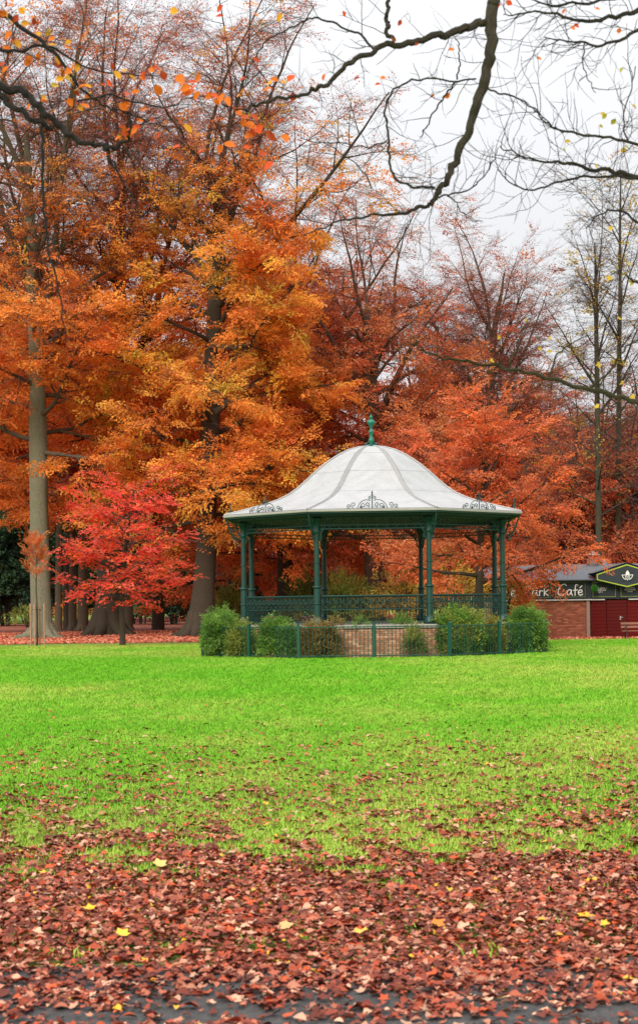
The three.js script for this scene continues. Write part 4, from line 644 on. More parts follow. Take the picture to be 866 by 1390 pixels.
// ---------------------------------------------------------------- cafe
{
  const d = 80, U = d / F, X = (px) => at(px, 816, d).x, Y = (py, px = 800) => at(px, py, d).y, z0 = -d;
  const C = thing('cafe_building', 'low brick cafe with dark sign boards, red doors and slate roof', 'building', [X(801), 0, z0]);
  const x = (px) => X(px) - X(801), xl = x(668), xr = x(985), wallTop = 1.84, signTop = 2.78;
  const dark = std(lin(0.024, 0.036, 0.046), 0.6, { map: grainTex }), lime = std(lin(0.4, 0.5, 0.02), 0.6), whiteP = std(lin(0.75, 0.74, 0.72), 0.6, { map: grainTex });
  mesh('wall', box(-xl - 0.02, wallTop - 0.02, 6, xl / 2, wallTop / 2, -3.1), std(lin(0.28, 0.2, 0.16), 0.95, { map: grainTex }), C);
  { const R = rng(51), list = [], pal = [lin(0.36, 0.1, 0.05), lin(0.42, 0.13, 0.065), lin(0.46, 0.16, 0.085), lin(0.33, 0.09, 0.045)], n = Math.floor(-xl / 0.226);
    for (let r = 0; r < 24; r++) for (let k = 0; k < n; k++) { const px = xl + (k + 0.5 + (r % 2 ? 0.25 : -0.25)) * 0.226 + 0.1; if (px > -0.24) continue; list.push([new THREE.Matrix4().makeTranslation(px, 0.04 + r * 0.0745, -0.13 + (R() - 0.5) * 0.006), pal[Math.floor(R() * 4)].clone().multiplyScalar(0.8 + 0.35 * R())]); }
    copies('brickwork', brickGeo, brickMat, list, C); }
  mesh('corner_post', box(0.16, wallTop, 0.22, -0.12, wallTop / 2, -0.1, 0.01), std(lin(0.5, 0.27, 0.2), 0.8, { map: grainTex }), C);
  mesh('wall_capping', box(-xl + 0.1, 0.06, 0.2, xl / 2, wallTop + 0.03, -0.02, 0.01), whiteP, C);
  mesh('wall_capping', box(x(820) + 0.0, 0.055, 0.16, x(820) / 2, wallTop + 0.025, 0.06, 0.01), whiteP, C);
  mesh('wall_capping', box(x(985) - x(852), 0.055, 0.16, (x(985) + x(852)) / 2, wallTop + 0.025, 0.06, 0.01), whiteP, C);
  mesh('side_wall', box(xr, 3.0, 5.8, xr / 2, 1.5, -3.05), std(lin(0.1, 0.02, 0.015), 0.8), C);
  // red shutter doors
  const red = new THREE.MeshPhysicalMaterial({ color: lin(0.16, 0.005, 0.003), roughness: 0.6, specularIntensity: 0.35, map: grainTex, bumpMap: bumpTex, bumpScale: 0.002 }), red2 = new THREE.MeshPhysicalMaterial({ color: lin(0.135, 0.0045, 0.003), roughness: 0.5, specularIntensity: 0.4, map: grainTex });
  for (const [a, b, m, door] of [[802.5, 822.5, red, 0], [822.8, 850.5, red2, 1], [850.8, 880, red, 0], [880.3, 920, red2, 0], [920.3, 985, red, 0]]) {
    const D = new THREE.Group(); D.name = door ? 'door' : 'shutter'; C.add(D); D.position.set((x(a) + x(b)) / 2, 0, door ? -0.05 : -0.02);
    const w = x(b) - x(a) - 0.02, nb = 11; for (let k = 0; k < nb; k++) mesh('board', new RoundedBoxGeometry(w, wallTop / nb - 0.008, 0.05, 1, 0.008).translate(0, wallTop * (k + 0.5) / nb, 0), m, D);
    if (door) { mesh('handle', merge([box(0.05, 0.18, 0.02, 0.16, 0.97, 0.04), box(0.14, 0.03, 0.03, 0.2, 1.0, 0.07)]), std(lin(0.6, 0.58, 0.55), 0.3, { metalness: 0.7 }), D); }
  }
  // sign boards on the brick wing: lettering is print
  const textPlane = (w, h, draw, pxm = 220) => { const t = canvasTex(Math.round(w * pxm), Math.round(h * pxm), draw); t.wrapS = t.wrapT = THREE.ClampToEdgeWrapping; return [new THREE.PlaneGeometry(w, h), std(0xffffff, 0.65, { map: t })]; };
  const board = '#1d262b';
  const hand = (c, s, strokes, x0, y0, lw = 8) => { c.strokeStyle = '#e9e6df'; c.lineCap = c.lineJoin = 'round'; c.lineWidth = lw; for (const st of strokes) { c.beginPath(); st.forEach(([a, b], i) => { const X = x0 + a * s, Y = y0 + b * s; i ? c.lineTo(X, Y) : c.moveTo(X, Y); }); c.stroke(); } };
  const curveS = (pts) => { const c = new THREE.CatmullRomCurve3(pts.map(([a, b]) => V(a, b, 0))); return c.getPoints(24).map((p) => [p.x, p.y]); };
  const GL = { // hand lettering strokes, unit = x-height box, y down
    C: [curveS([[1.5, -0.75], [1.2, -1], [0.6, -0.7], [0.1, 0.1], [0.15, 0.75], [0.7, 0.95], [1.3, 0.7]])],
    a: [curveS([[0.85, 0.1], [0.4, 0], [0.08, 0.45], [0.25, 0.92], [0.6, 0.7], [0.85, 0.1]]), curveS([[0.85, 0.1], [0.8, 0.6], [1.0, 0.95]])],
    f: [curveS([[0.75, -0.75], [0.45, -0.9], [0.3, -0.3], [0.25, 0.95]]), [[0, 0.1], [0.65, 0.05]]],
    e: [curveS([[0.1, 0.5], [0.7, 0.4], [0.6, 0.05], [0.2, 0.15], [0.08, 0.6], [0.35, 0.95], [0.8, 0.8]])],
    acute: [[[0.35, -0.35], [0.7, -0.65]]],
    P: [[[0.2, -0.8], [0.15, 0.95]], curveS([[-0.1, -0.6], [0.5, -0.95], [1.0, -0.6], [0.7, -0.1], [0.2, 0.05]])],
    r: [[[0.15, 0.1], [0.15, 0.95]], curveS([[0.15, 0.5], [0.4, 0.1], [0.7, 0.15]])],
    k: [[[0.15, -0.8], [0.12, 0.95]], [[0.75, 0.05], [0.15, 0.5], [0.8, 0.95]]],
    T: [[[-0.1, -0.8], [1.1, -0.9]], [[0.5, -0.85], [0.45, 0.95]]],
    h: [[[0.15, -0.8], [0.12, 0.95]], curveS([[0.12, 0.5], [0.45, 0.1], [0.7, 0.4], [0.72, 0.95]])],
  };
  const word = (c, letters, s, x0, y0, lw) => { for (const [l, dx] of letters) hand(c, s, GL[l], x0 + dx * s, y0, lw); };
  const boards = [[640, 667, [['T', 0], ['h', 1.25], ['e', 2.2]]], [670, 716, null], [708, 749, [['P', 0], ['a', 1.25], ['r', 2.4], ['k', 3.25]]], [752, 796, [['C', 0], ['a', 1.55], ['f', 2.75], ['e', 3.5], ['acute', 3.5]]]];
  for (const [a, b, letters] of [boards[0], [670, 705, [['T', 0], ['h', 1.25], ['e', 2.2]]], boards[2], boards[3]].slice(1)) {
    const w = x(b) - x(a), h = 0.84, S = new THREE.Group(); S.name = 'sign_board'; C.add(S); S.position.set((x(a) + x(b)) / 2, wallTop + 0.1 + h / 2, 0.02);
    mesh('panel', box(w, h, 0.06), dark, S);
    const L = letters[letters.length - 1][1] + 1, s = Math.min(h * 220 * 0.36, (w * 220 * 0.8) / L);
    const [g, m] = textPlane(w - 0.02, h - 0.02, (c, W, H) => { c.fillStyle = board; c.fillRect(0, 0, W, H); c.strokeStyle = '#8a9a26'; c.lineWidth = 3; c.strokeRect(16, 12, W - 32, H - 26); word(c, letters, s, (W - L * s) / 2, H * 0.5, 11); }); mesh('lettering', g, m, S).position.z = 0.034;
  }
  mesh('sign_backing', box(-xl, signTop - wallTop - 0.06, 0.1, xl / 2, (signTop + wallTop) / 2 + 0.03, -0.06), dark, C);
  // boards above the doors
  const small = (c, W, H, lines) => { c.fillStyle = board; c.fillRect(0, 0, W, H); c.strokeStyle = '#95a52b'; c.lineWidth = 4; c.strokeRect(14, 10, W - 28, H - 30); c.fillStyle = '#d8d6d0'; const Q = rng(W + lines.length); lines.forEach((len, i) => { for (let k = 0; k < len; k++) { const hgt = 8 + 5 * Q(); if (Q() > 0.12) c.fillRect(W * 0.36 - len * 4.5 + k * 9, H * 0.44 + i * 20 - hgt, 6, hgt); } }); };
  for (const [a, b, lines] of [[802, 836.5, [15, 13, 5]], [840, 880, [12, 13, 6]]]) {
    const w = x(b) - x(a), h = 0.86, S = new THREE.Group(); S.name = 'sign_board'; C.add(S); S.position.set((x(a) + x(b)) / 2, wallTop + 0.07 + h / 2, 0.05);
    mesh('panel', box(w, h, 0.06), dark, S); const [g, m] = textPlane(w - 0.01, h - 0.01, (c, W, H) => small(c, W, H, lines)); mesh('lettering', g, m, S).position.z = 0.034;
  }
  mesh('sign_backing', box(x(985), 0.95, 0.1, x(985) / 2, wallTop + 0.53, -0.02), dark, C);
  // hexagonal gable sign
  { const G = new THREE.Group(); G.name = 'gable_sign'; C.add(G); const cx = x(848), w = x(848) - x(806.5), yT = Y(766), yS0 = Y(779.5), yS1 = Y(788), yB = Y(798.5); G.position.set(cx, 0, 0.45);
    const hexa = (i) => { const s = new THREE.Shape(); const P = [[0, yT - i * 1.1], [w - i, yS0 - i * 0.6], [w - i, yS1 + i * 0.6], [0, yB + i * 1.1], [-w + i, yS1 + i * 0.6], [-w + i, yS0 - i * 0.6]]; P.forEach(([a, b], k) => k ? s.lineTo(a, b) : s.moveTo(a, b)); return s; };
    const back = mesh('panel', new THREE.ExtrudeGeometry(hexa(0), { depth: 0.08, bevelEnabled: true, bevelSize: 0.01, bevelThickness: 0.01, bevelSegments: 1 }), dark, G);
    const ring = hexa(0.03); ring.holes.push(hexa(0.075)); mesh('lime_border', new THREE.ExtrudeGeometry(ring, { depth: 0.015, bevelEnabled: false }).translate(0, 0, 0.092), lime, G);
    const [g, m] = textPlane(0.6, 0.55, (c, W, H) => { c.fillStyle = '#20282d'; c.fillRect(0, 0, W, H); c.strokeStyle = c.fillStyle = '#e4e2dc'; c.lineCap = 'round'; c.lineWidth = 7;
      c.beginPath(); c.moveTo(8, 58); c.lineTo(124, 58); c.stroke(); c.beginPath(); c.moveTo(12, 62); c.quadraticCurveTo(20, 98, 50, 104); c.moveTo(120, 62); c.quadraticCurveTo(112, 98, 82, 104); c.stroke();
      c.beginPath(); c.moveTo(46, 54); c.quadraticCurveTo(48, 22, 66, 10); c.quadraticCurveTo(86, 22, 88, 54); c.fill(); c.beginPath(); c.arc(66, 80, 22, 0, 6.3); c.lineWidth = 5; c.stroke(); c.beginPath(); c.moveTo(54, 74); c.lineTo(80, 74); c.moveTo(56, 88); c.lineTo(78, 88); c.moveTo(66, 102); c.lineTo(66, 116); c.stroke(); });
    mesh('emblem', g, m, G).position.set(0.02, (yT + yB) / 2 + 0.02, 0.112);
    for (const s of [-1, 1]) { // small gable roof behind the sign
      const p = [0, yT + 0.06, 0.1, s * (w + 0.12), yS0 + 0.05, 0.1, 0, yT + 0.06, -3.4, s * (w + 0.12), yS0 + 0.05, -3.4]; mesh('roof_slope', polyGeo(p, s > 0 ? [0, 1, 2, 2, 1, 3] : [0, 2, 1, 1, 2, 3]), std(lin(0.1, 0.105, 0.115), 0.7, { side: THREE.DoubleSide, map: grainTex }), G);
      mesh('soffit', polyGeo([0, yB, -0.005, s * w, yS1, -0.005, s * w, yS1 + 0.02, -0.5, 0, yB + 0.02, -0.5], [0, 1, 2, 0, 2, 3]), std(lin(0.03, 0.035, 0.04), 0.8, { side: THREE.DoubleSide }), G); } }
  // main slate roof
  const slate = std(lin(0.15, 0.16, 0.18), 0.75, { map: grainTex, bumpMap: bumpTex, bumpScale: 0.01, side: THREE.DoubleSide });
  { const yr = 3.62, ye = signTop + 0.04; for (let r = 0; r < 9; r++) { const t0 = r / 9, t1 = (r + 1.15) / 9; mesh('slate_course', box(xr - xl + 0.5, 0.02, 0.46, (xl + xr) / 2, 0, 0), slate, C).position.set(0, lerp(ye, yr, t0) + 0.05, lerp(0.12, -3.0, (t0 + t1) / 2)); C.children[C.children.length - 1].rotation.x = 0.29; }
    mesh('roof_deck', polyGeo([xl - 0.2, ye - 0.02, 0.2, xr + 0.2, ye - 0.02, 0.2, xl - 0.2, yr, -3.1, xr + 0.2, yr, -3.1, xl - 0.2, ye, -6.3, xr + 0.2, ye, -6.3], [0, 1, 2, 2, 1, 3, 2, 3, 4, 4, 3, 5]), slate, C);
    mesh('gutter', box(-xl + 0.3, 0.09, 0.12, xl / 2, ye - 0.02, 0.26, 0.03), M.iron, C); }
  // vents
  const vx = x(818.5), zinc = std(lin(0.36, 0.38, 0.4), 0.5, { map: grainTex });
  const vent = thing('roof_vent', 'round metal roof vent with pale conical cowl on cafe roof', 'vent', [X(818.5), 3.3, z0 - 2.9]);
  mesh('vent_pipe', new THREE.LatheGeometry([[0, 0], [0.3, 0], [0.3, 0.35], [0.26, 0.4], [0.26, 0.72], [0.2, 0.72]].map(([a, b]) => new THREE.Vector2(a, b)), 18), std(lin(0.12, 0.125, 0.13), 0.6, { map: grainTex }), vent);
  mesh('cowl', new THREE.LatheGeometry([[0.34, 0.8], [0.36, 0.8], [0.2, 0.9], [0.03, 0.99], [0, 1.0]].map(([a, b]) => new THREE.Vector2(a, b)), 18), zinc, vent); for (let k = 0; k < 4; k++) mesh('strut', rod(V(0.22 * Math.cos(k * 1.57), 0.7, 0.22 * Math.sin(k * 1.57)), V(0.28 * Math.cos(k * 1.57), 0.83, 0.28 * Math.sin(k * 1.57)), 0.012), M.iron, vent);
  const v2 = thing('roof_vent', 'small short metal vent beside the conical cowl on cafe roof', 'vent', [X(835), 3.3, z0 - 3.0]); mesh('vent_pipe', new THREE.LatheGeometry([[0, 0], [0.12, 0], [0.12, 0.42], [0.15, 0.44], [0.15, 0.56], [0, 0.6]].map(([a, b]) => new THREE.Vector2(a, b)), 14), zinc, v2);
  // topiary ball
  { const ball = thing('topiary_ball', 'bright green artificial topiary ball hanging at the cafe corner', 'topiary', [X(804.5), 0, z0 + 0.45]), R = rng(3), l = []; const yb = Y(799), c = V(0, yb, 0);
    for (let k = 0; k < 260; k++) { const q = randDir(R); l.push([placed(c.clone().addScaledVector(q, 0.07), q.clone().addScaledVector(randDir(R), 0.5), randDir(R), 0.36), lin(0.06, 0.3, 0.012).multiplyScalar(0.7 + 0.7 * R())]); } copies('foliage', SPRAY_SHRUB[0], M.leaf, l, ball);
    mesh('hanging_chain', rod(V(0, yb, 0), V(0, yb + 0.45, 0), 0.008), M.iron, ball); mesh('hook', rod(V(0, yb + 0.44, 0), V(0, yb + 0.44, -0.5), 0.01), M.iron, ball); }
}
{ // bench in front of the cafe
  const d = 75.5, p = groundAtDistance(869, d), w = 1.7, Bn = thing('park_bench', 'brown slatted park bench with black scrolled ends before the red doors', 'bench', [p.x, 0, p.z]);
  const wood = std(lin(0.4, 0.17, 0.11), 0.7, { map: barkTex });
  for (const [y, z, h, t, rx] of [[0.76, -0.28, 0.1, 0.03, -0.2], [0.6, -0.24, 0.1, 0.03, -0.2]]) { const s = mesh('back_slat', new RoundedBoxGeometry(w, h, t, 1, 0.008), wood, Bn); s.position.set(0, y, z); s.rotation.x = rx; }
  for (const z of [-0.16, -0.05, 0.06, 0.17]) mesh('seat_slat', new RoundedBoxGeometry(w, 0.035, 0.09, 1, 0.008), wood, Bn).position.set(0, 0.42, z);
  for (const s of [-1, 1]) { const x = s * (w / 2 - 0.2), tb = new TB(); tb.tube([V(x, 0, 0.24), V(x, 0.22, 0.17), V(x, 0.4, 0.2), V(x, 0.4, -0.2), V(x, 0.84, -0.3)], [0.03, 0.025, 0.025, 0.025, 0.02], 6); tb.tube([V(x, 0, -0.32), V(x, 0.2, -0.2), V(x, 0.4, -0.2)], [0.03, 0.025, 0.025], 6); tb.tube(bezier(V(x, 0.4, 0.2), V(x, 0.66, 0.3), V(x, 0.66, 0.1), V(x, 0.6, -0.24), 8), Array(9).fill(0.022), 6); mesh('bench_end', tb.geo(), M.iron, Bn); }
}
console.log('cafe done');

// ---------------------------------------------------------------- near branches overhead (trees standing just outside the frame)
const NEAR = { leafG: [leafGeo(11, 'oval'), leafGeo(13, 'oval'), leafGeo(15, 'oval')], lobeG: [leafGeo(12, 'maple'), leafGeo(14, 'maple')], mats: {} };
function nearMat(k, c) { return NEAR.mats[k] ??= new THREE.MeshPhysicalMaterial({ color: c, roughness: 0.7, transmission: 0.4, thickness: 0, specularIntensity: 0.4, side: THREE.DoubleSide }); }
function nearTree(name, label, trunk, barkM, limbs, leaves, seed) {
  const R = rng(seed), base = trunk[0], org = V(base[0], 0, base[2]), G = thing(name, label, 'tree', [base[0], 0, base[2]]);
  const c = new THREE.CatmullRomCurve3(trunk.map(([x, y, z]) => V(x, y, z).sub(org))).getPoints(16), tb = new TB(); tb.tube(c, c.map((_, i) => lerp(trunk[0][3], trunk[trunk.length - 1][3], i / 16)), 16, true, 0.08); mesh('trunk', tb.geo(), barkM, G);
  const anchors = [];
  const twig = (tb, p, dir, len, r, lvl) => { const n = Math.max(4, Math.round(len / 0.05)), pts = [p.clone()], rd = [r]; let q = p.clone(), d = dir.clone(); for (let k = 1; k <= n; k++) { d.addScaledVector(randDir(R), 0.32); d.y += 0.03; d.normalize(); q = q.clone().addScaledVector(d, len / n); pts.push(q); rd.push(lerp(r, r * 0.45, k / n)); }
    tb.tube(pts, rd, 4, false); anchors.push(...pts); if (lvl > 0) for (let k = 1; k < n; k++) if (R() < 0.42) { const s = pts[k + 1].clone().sub(pts[k]).normalize(), o = randDir(R); o.z *= 0.5; o.addScaledVector(s, -o.dot(s)).normalize(); twig(tb, pts[k], s.multiplyScalar(0.8).addScaledVector(o, 0.9).normalize(), len * (0.3 + 0.35 * R()), r * 0.6, lvl - 1); } };
  for (const { pts, d, w0, w1, twigs = 0, len = 0.4, from = 0, lvl = 1, d1 = d, r = 0.0028 } of limbs) {
    const P = pts.map((q, i) => (q.length === 3 ? V(q[0], q[1], q[2]) : at(q[0], q[1], lerp(d, d1, i / (pts.length - 1)))).sub(org)), cv = new THREE.CatmullRomCurve3(P, false, 'centripetal'), n = Math.max(14, pts.length * 6), C = cv.getPoints(n), tb = new TB(), kk = Math.min(0.02, (w0 + w1) / 2 / F * d * 0.4 + 0.006);
    C.forEach((q, i) => { if (i && i < n) q.add(V(n2(i * 0.22, seed + w0 * 3 + P[0].x) * kk, n2(i * 0.22 + 50, seed + w0 * 3 + P[0].y) * kk, n2(i * 0.2 + 90, seed) * kk)); });
    tb.tube(C, C.map((_, i) => lerp(w0, w1, i / n) / 2 / F * d * (1 + 0.09 * n2(i * 0.35, seed + w0))), w0 > 9 ? 10 : 7, true, w0 > 4 ? 0.16 : 0);
    anchors.push(...C);
    for (let k = 0; k < twigs; k++) { const i = Math.min(n - 1, Math.floor(lerp(from, 1, (k + R()) / twigs) * n)), s = C[i + 1].clone().sub(C[i]).normalize(), o = randDir(R); o.z *= 0.6; o.addScaledVector(s, -o.dot(s)).normalize(); twig(tb, C[i], s.clone().multiplyScalar(0.7).addScaledVector(o, 0.9).add(V(0, 0.1, 0)).normalize(), len * (0.5 + 0.9 * R()), r, lvl); }
    mesh('branch', tb.geo(), barkM, G);
  }
  const stalks = new TB();
  for (const [px, py, s, k, d = 10, lobed] of leaves) {
    const p = at(px, py, d + (R() - 0.5) * 0.25).sub(org), col = { o: lin(0.7, 0.17, 0.012), y: lin(0.76, 0.36, 0.02), r: lin(0.66, 0.09, 0.015), l: lin(0.72, 0.5, 0.05), d: lin(0.45, 0.06, 0.015), g: lin(0.45, 0.42, 0.03) }[k];
    const geo = lobed ? NEAR.lobeG[Math.floor(R() * 2)] : NEAR.leafG[Math.floor(R() * 3)], m = mesh('leaf', geo, nearMat(k + Math.floor(R() * 3), col.multiplyScalar(0.85 + 0.3 * R())), G);
    const dir = V((R() - 0.5) * 2.2, -0.35 + (R() - 0.5) * 1.1, (R() - 0.5) * 1.2).normalize(), face = V((R() - 0.5) * 1.8, 1.4 * R() - 0.2, 0.9).normalize(); m.applyMatrix4(placed(p, dir, face, s / F * d * 0.8, s / F * d * (0.66 + 0.34 * R())));
    { const a = p.clone().addScaledVector(dir, -0.4 * s / F * d); let best = null, bd = 0.14; for (const q of anchors) { const e = q.distanceTo(a); if (e < bd) { bd = e; best = q; } } const e = best ?? a.clone().add(V((R() - 0.5) * 0.02, 0.05, 0)); stalks.tube([a, a.clone().lerp(e, 0.5).add(V(0, 0.008, 0)), e], [0.0012, 0.0014, 0.0022], 3, false); }
  }
  mesh('leaf_stalks', stalks.geo(), barkM, G, 'stuff');
  return G;
}
{ // left tree: arching branch with orange and yellow leaves
  const d = 10, R = rng(8), leaves = [];
  const add = (list, kinds, s0 = 14, s1 = 20, dd = 10) => list.forEach(([x, y]) => { leaves.push([x, y, lerp(s0, s1, R()), kinds[Math.floor(R() * kinds.length)], dd]); if (R() < 0.6) leaves.push([x + (R() - 0.5) * 22, y + (R() - 0.5) * 18, lerp(s0, s1, R()) * 0.85, kinds[Math.floor(R() * kinds.length)], dd]); });
  add([[5, 18], [15, 8], [22, 25], [30, 15], [18, 35], [28, 38], [12, 48], [8, 95], [40, 80], [52, 52], [60, 60], [66, 48], [72, 62], [78, 82], [52, 78], [80, 88], [85, 100], [100, 92], [108, 85], [96, 112], [104, 125], [112, 118], [120, 130], [60, 138], [93, 58], [92, 138], [106, 140], [116, 145], [40, 145], [8, 5], [46, 30], [24, 60], [10, 65]], ['y', 'o', 'o', 'o', 'y', 'd']);
  add([[95, 104], [82, 108], [26, 164], [120, 118], [66, 44]], ['l', 'y'], 13, 17);
  add([[152, 90], [160, 102], [180, 107], [195, 104], [207, 95], [217, 98], [222, 103], [123, 98], [138, 128], [150, 113], [168, 145], [172, 142], [190, 165], [196, 150], [205, 163], [172, 128], [184, 125], [162, 188], [170, 180], [176, 186], [168, 176], [245, 168], [255, 175], [240, 200], [186, 186], [215, 185]], ['o', 'r', 'o', 'r', 'y']);
  add([[245, 108], [252, 120], [262, 112], [268, 130], [276, 128], [285, 130], [292, 132], [258, 126], [215, 122]], ['r', 'o'], 16, 22);
  const lb = [
    { pts: [[-3.6, 5.2, -9.4], [-2.6, 5.35, -9.7], [0, 118], [30, 125], [55, 145], [80, 170], [105, 188], [130, 197], [155, 200], [172, 190], [180, 170], [175, 152]], d, w0: 14, w1: 3, twigs: 16, from: 0.3, len: 0.28 },
    { pts: [[-3.6, 4.9, -9.4], [-2.7, 4.95, -9.8], [0, 132], [25, 150], [55, 167], [70, 176]], d, w0: 12, w1: 5, twigs: 8, from: 0.4, len: 0.25 },
    { pts: [[54, 146], [58, 175], [60, 210], [58, 260], [61, 295], [65, 330], [75, 375], [83, 412], [90, 465]], d, w0: 5, w1: 1.6, twigs: 7, len: 0.22, lvl: 0 },
    { pts: [[65, 318], [75, 335], [83, 352], [88, 372]], d, w0: 2.4, w1: 1.2 }, { pts: [[145, 203], [155, 222], [165, 242], [180, 266], [188, 285], [196, 300]], d, w0: 3.5, w1: 1.2, twigs: 4, len: 0.2 },
    { pts: [[-3.7, 6.2, -9.4], [-20, 5], [20, 28], [60, 60], [95, 98], [122, 132], [150, 146], [176, 152]], d, w0: 8, w1: 1.6, twigs: 10, from: 0.3, len: 0.25 },
    { pts: [[-3.7, 5.9, -9.4], [-15, 60], [25, 70], [60, 62], [110, 88], [160, 100], [222, 101]], d, w0: 6, w1: 1.4, twigs: 9, from: 0.3, len: 0.22 },
    { pts: [[105, 138], [150, 130], [190, 140], [230, 145], [262, 130], [292, 132]], d, w0: 3, w1: 1.2, twigs: 6, len: 0.2 }, { pts: [[176, 153], [200, 165], [228, 172], [255, 176]], d, w0: 2.4, w1: 1.2, twigs: 3, len: 0.2 },
  ];
  nearTree('overhanging_beech', 'near beech reaching in with dark arching branch and orange and yellow leaves', [[-3.9, 0, -9.4, 0.3], [-3.85, 3, -9.4, 0.25], [-3.7, 5, -9.4, 0.2], [-3.7, 7.5, -9.4, 0.14]], bark(0.06, 0.048, 0.04), lb, leaves, 501);
}
{ // right tree: heavy hanging limb, bare twigs
  const d = 10.5, R = rng(18), leaves = [];
  const add = (list, kinds, s0 = 14, s1 = 20, dd = d) => list.forEach(([x, y]) => leaves.push([x, y, lerp(s0, s1, R()), kinds[Math.floor(R() * kinds.length)], dd]));
  add([[327, 150], [333, 160], [340, 172], [345, 180], [330, 166], [338, 185], [325, 155], [320, 152], [302, 135], [310, 138], [336, 200], [357, 210], [387, 188], [382, 165], [312, 198], [300, 203], [368, 185], [275, 206], [365, 225], [345, 160], [352, 176]], ['r', 'o', 'o', 'r'], 16, 24);
  add([[366, 113], [372, 108], [385, 112], [395, 107], [362, 122], [398, 132], [330, 108], [348, 82], [305, 40], [298, 22], [300, 12], [380, 24], [346, 20], [237, 15]], ['r', 'o', 'y'], 13, 19);
  add([[542, 31], [533, 54], [589, 50], [586, 130], [607, 130], [440, 105], [520, 106], [467, 19], [678, 8], [731, 80], [566, 60], [513, 115], [612, 68], [484, 107], [691, 4]], ['r', 'd', 'o'], 8, 14);
  const TX = 4.3, TZ = -10.2;
  const lb = [
    { pts: [[TX, 5.6, TZ], [3.3, 6.3, -10.3], [2.2, 6.6, -10.4], [1.45, 6.25, -10.5], [674, -30], [669, 5], [668, 40], [660, 90], [648, 140], [634, 185], [616, 222], [602, 250], [594, 262]], d, w0: 23, w1: 7, twigs: 14, from: 0.45, len: 0.35 },
    { pts: [[662, 30], [640, 36], [618, 43], [583, 52], [548, 57], [523, 63], [488, 80], [463, 95], [443, 115], [420, 124], [395, 130], [360, 138], [345, 144], [325, 150], [300, 138]], d, w0: 11, w1: 2.2, twigs: 18, len: 0.3 },
    { pts: [[535, 56], [526, 42], [526, 25], [528, 5], [530, -30]], d, w0: 6, w1: 4.5, twigs: 2, len: 0.3 },
    { pts: [[508, 68], [490, 48], [473, 40], [433, 25], [420, 26], [395, 38], [370, 50], [352, 68], [340, 90], [330, 120]], d, w0: 3.5, w1: 1.4, twigs: 10, len: 0.3 },
    { pts: [[646, 107], [618, 110], [573, 107], [543, 115], [525, 137], [524, 165], [527, 200], [529, 225], [538, 244], [558, 252], [590, 255]], d, w0: 2.4, w1: 3.6, twigs: 16, len: 0.26 },
    { pts: [[618, 110], [608, 125], [593, 146], [578, 172], [570, 186]], d, w0: 3, w1: 1.5, twigs: 4, len: 0.2 }, { pts: [[620, 108], [623, 85], [623, 62], [618, 50]], d, w0: 2.4, w1: 1.3 },
    { pts: [[596, 258], [590, 272], [580, 278], [553, 287], [523, 290], [483, 295], [450, 304], [415, 318]], d, w0: 7, w1: 1.5, twigs: 14, len: 0.32 },
    { pts: [[590, 272], [593, 270], [613, 263], [640, 255], [655, 240], [668, 222], [676, 200]], d, w0: 3, w1: 1.1, twigs: 8, len: 0.25 }, { pts: [[606, 265], [616, 272], [624, 284], [640, 298], [655, 300]], d, w0: 2, w1: 1, twigs: 5, len: 0.15, lvl: 0 },
    { pts: [[652, 115], [673, 125], [703, 134], [723, 146], [750, 172], [765, 180]], d, w0: 3, w1: 1.2, twigs: 6, len: 0.25 }, { pts: [[525, 190], [500, 200], [470, 195], [440, 193], [410, 198]], d, w0: 2.2, w1: 1.1, twigs: 8, len: 0.25 },
    { pts: [[505, 255], [490, 230], [460, 205], [430, 190]], d, w0: 2, w1: 1 },
    { pts: [[TX, 4.6, TZ], [2.9, 4.5, -10.2], [866, 240], [833, 232], [793, 227], [753, 220], [703, 212], [678, 198]], d, w0: 9, w1: 1.5, twigs: 24, from: 0.3, len: 0.36 },
    { pts: [[2.9, 4.52, -10.2], [866, 196], [823, 187], [783, 182], [753, 175], [735, 160], [723, 146]], d, w0: 5, w1: 1.5, twigs: 18, from: 0.2, len: 0.34 },
    { pts: [[866, 242], [808, 240], [758, 247], [723, 258], [690, 246], [675, 230]], d, w0: 4, w1: 1.3, twigs: 12, len: 0.3 }, { pts: [[852, 194], [845, 165], [855, 125], [862, 90]], d, w0: 2.4, w1: 1.4, twigs: 6, len: 0.3 },
    { pts: [[TX, 6.0, TZ], [3, 5.9, -10], [866, 12], [833, 22], [793, 26], [753, 19], [713, 16], [683, 20]], d: 9.6, w0: 9, w1: 1.5, twigs: 22, from: 0.3, len: 0.3 },
    { pts: [[3, 5.86, -10], [866, 42], [813, 60], [773, 55], [738, 50]], d: 9.6, w0: 6, w1: 1.5, twigs: 18, from: 0.2, len: 0.28 }, { pts: [[793, 58], [792, 90], [800, 112], [808, 126]], d: 9.6, w0: 2, w1: 1, twigs: 3, len: 0.2 },
    { pts: [[3, 5.9, -10], [866, -12], [800, 2], [750, 6], [715, -4]], d: 9.6, w0: 6, w1: 2, twigs: 16, from: 0.2, len: 0.3 },
    { pts: [[TX, 4.0, TZ], [3.0, 3.75, -10.3], [866, 300], [840, 285], [815, 290], [795, 310]], d: 11, w0: 5, w1: 1.4, twigs: 12, from: 0.3, len: 0.28 },
  ];
  add([[765, 16], [777, 38], [840, 42], [782, 35], [810, 12]], ['o', 'r'], 9, 13, 9.6);
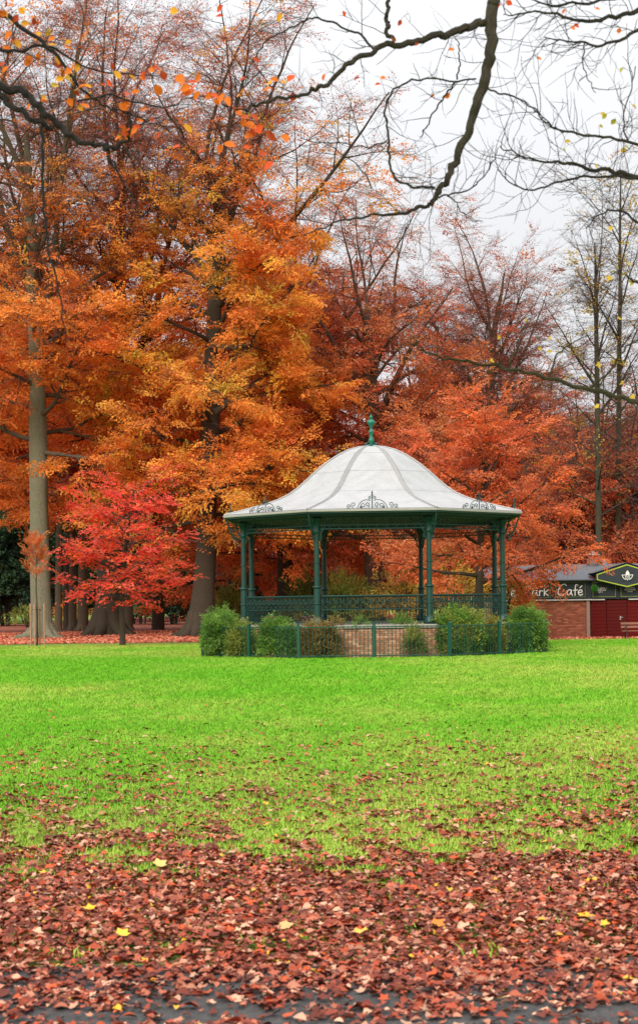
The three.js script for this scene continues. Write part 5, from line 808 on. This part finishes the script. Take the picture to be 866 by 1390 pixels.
  add([[818, 155], [820, 158], [832, 165], [843, 95], [850, 200], [846, 204], [815, 172], [808, 226], [765, 203], [770, 192], [828, 310], [860, 145]], ['l', 'g'], 8, 13);
  const gt = nearTree('overhanging_tree', 'near tree with thick hanging limb and bare twigs against the white sky', [[4.5, 0, -10.2, 0.36], [4.4, 3, -10.2, 0.3], [4.3, 5.6, -10.2, 0.24], [4.3, 8, -10.2, 0.16]], bark(0.12, 0.1, 0.065), lb, leaves, 502);
}
{ // mossy branch of a lime at the right
  const d = 11.5, leaves = [];
  for (const [x, y, s] of [[828, 377, 15], [848, 372, 15], [858, 382, 16], [853, 358, 13], [827, 312, 9], [733, 472, 11], [747, 459, 11], [760, 480, 12], [713, 435, 11], [668, 490, 12], [813, 495, 12], [833, 490, 12], [811, 552, 13], [856, 539, 16], [746, 476, 10], [840, 433, 10], [830, 500, 10], [676, 458, 9], [800, 448, 8], [845, 520, 11], [790, 512, 9]]) leaves.push([x, y, s, 'l', d, true]);
  const lb = [
    { pts: [[4.7, 2.7, -11.5], [3.4, 2.9, -11.5], [866, 546], [833, 537], [793, 527], [753, 515], [713, 504], [673, 497], [633, 492], [598, 484], [570, 474], [553, 464]], d, w0: 9, w1: 1.6, twigs: 26, from: 0.25, len: 0.32 },
    { pts: [[745, 513], [752, 490], [768, 470], [800, 455]], d, w0: 3, w1: 1.2, twigs: 6, len: 0.25 }, { pts: [[690, 500], [700, 470], [713, 440], [722, 425]], d, w0: 2.4, w1: 1, twigs: 4, len: 0.22 }, { pts: [[800, 528], [830, 500], [850, 470], [866, 462], [3.0, 4.0, -11.5]], d, w0: 3, w1: 2, twigs: 7, len: 0.3 },
    { pts: [[4.7, 4.2, -11.5], [2.9, 4.1, -11.5], [866, 385], [848, 372], [828, 370]], d, w0: 6, w1: 1.4, twigs: 6, from: 0.4, len: 0.3 },
  ];
  nearTree('mossy_lime', 'near lime with green mossy branch and yellow leaves below the bare limb', [[4.9, 0, -11.5, 0.26], [4.8, 3, -11.5, 0.2], [4.7, 6, -11.5, 0.14]], bark(0.15, 0.14, 0.05), lb, leaves, 503);
}
console.log('near branches done');
renderer.render(scene, camera);
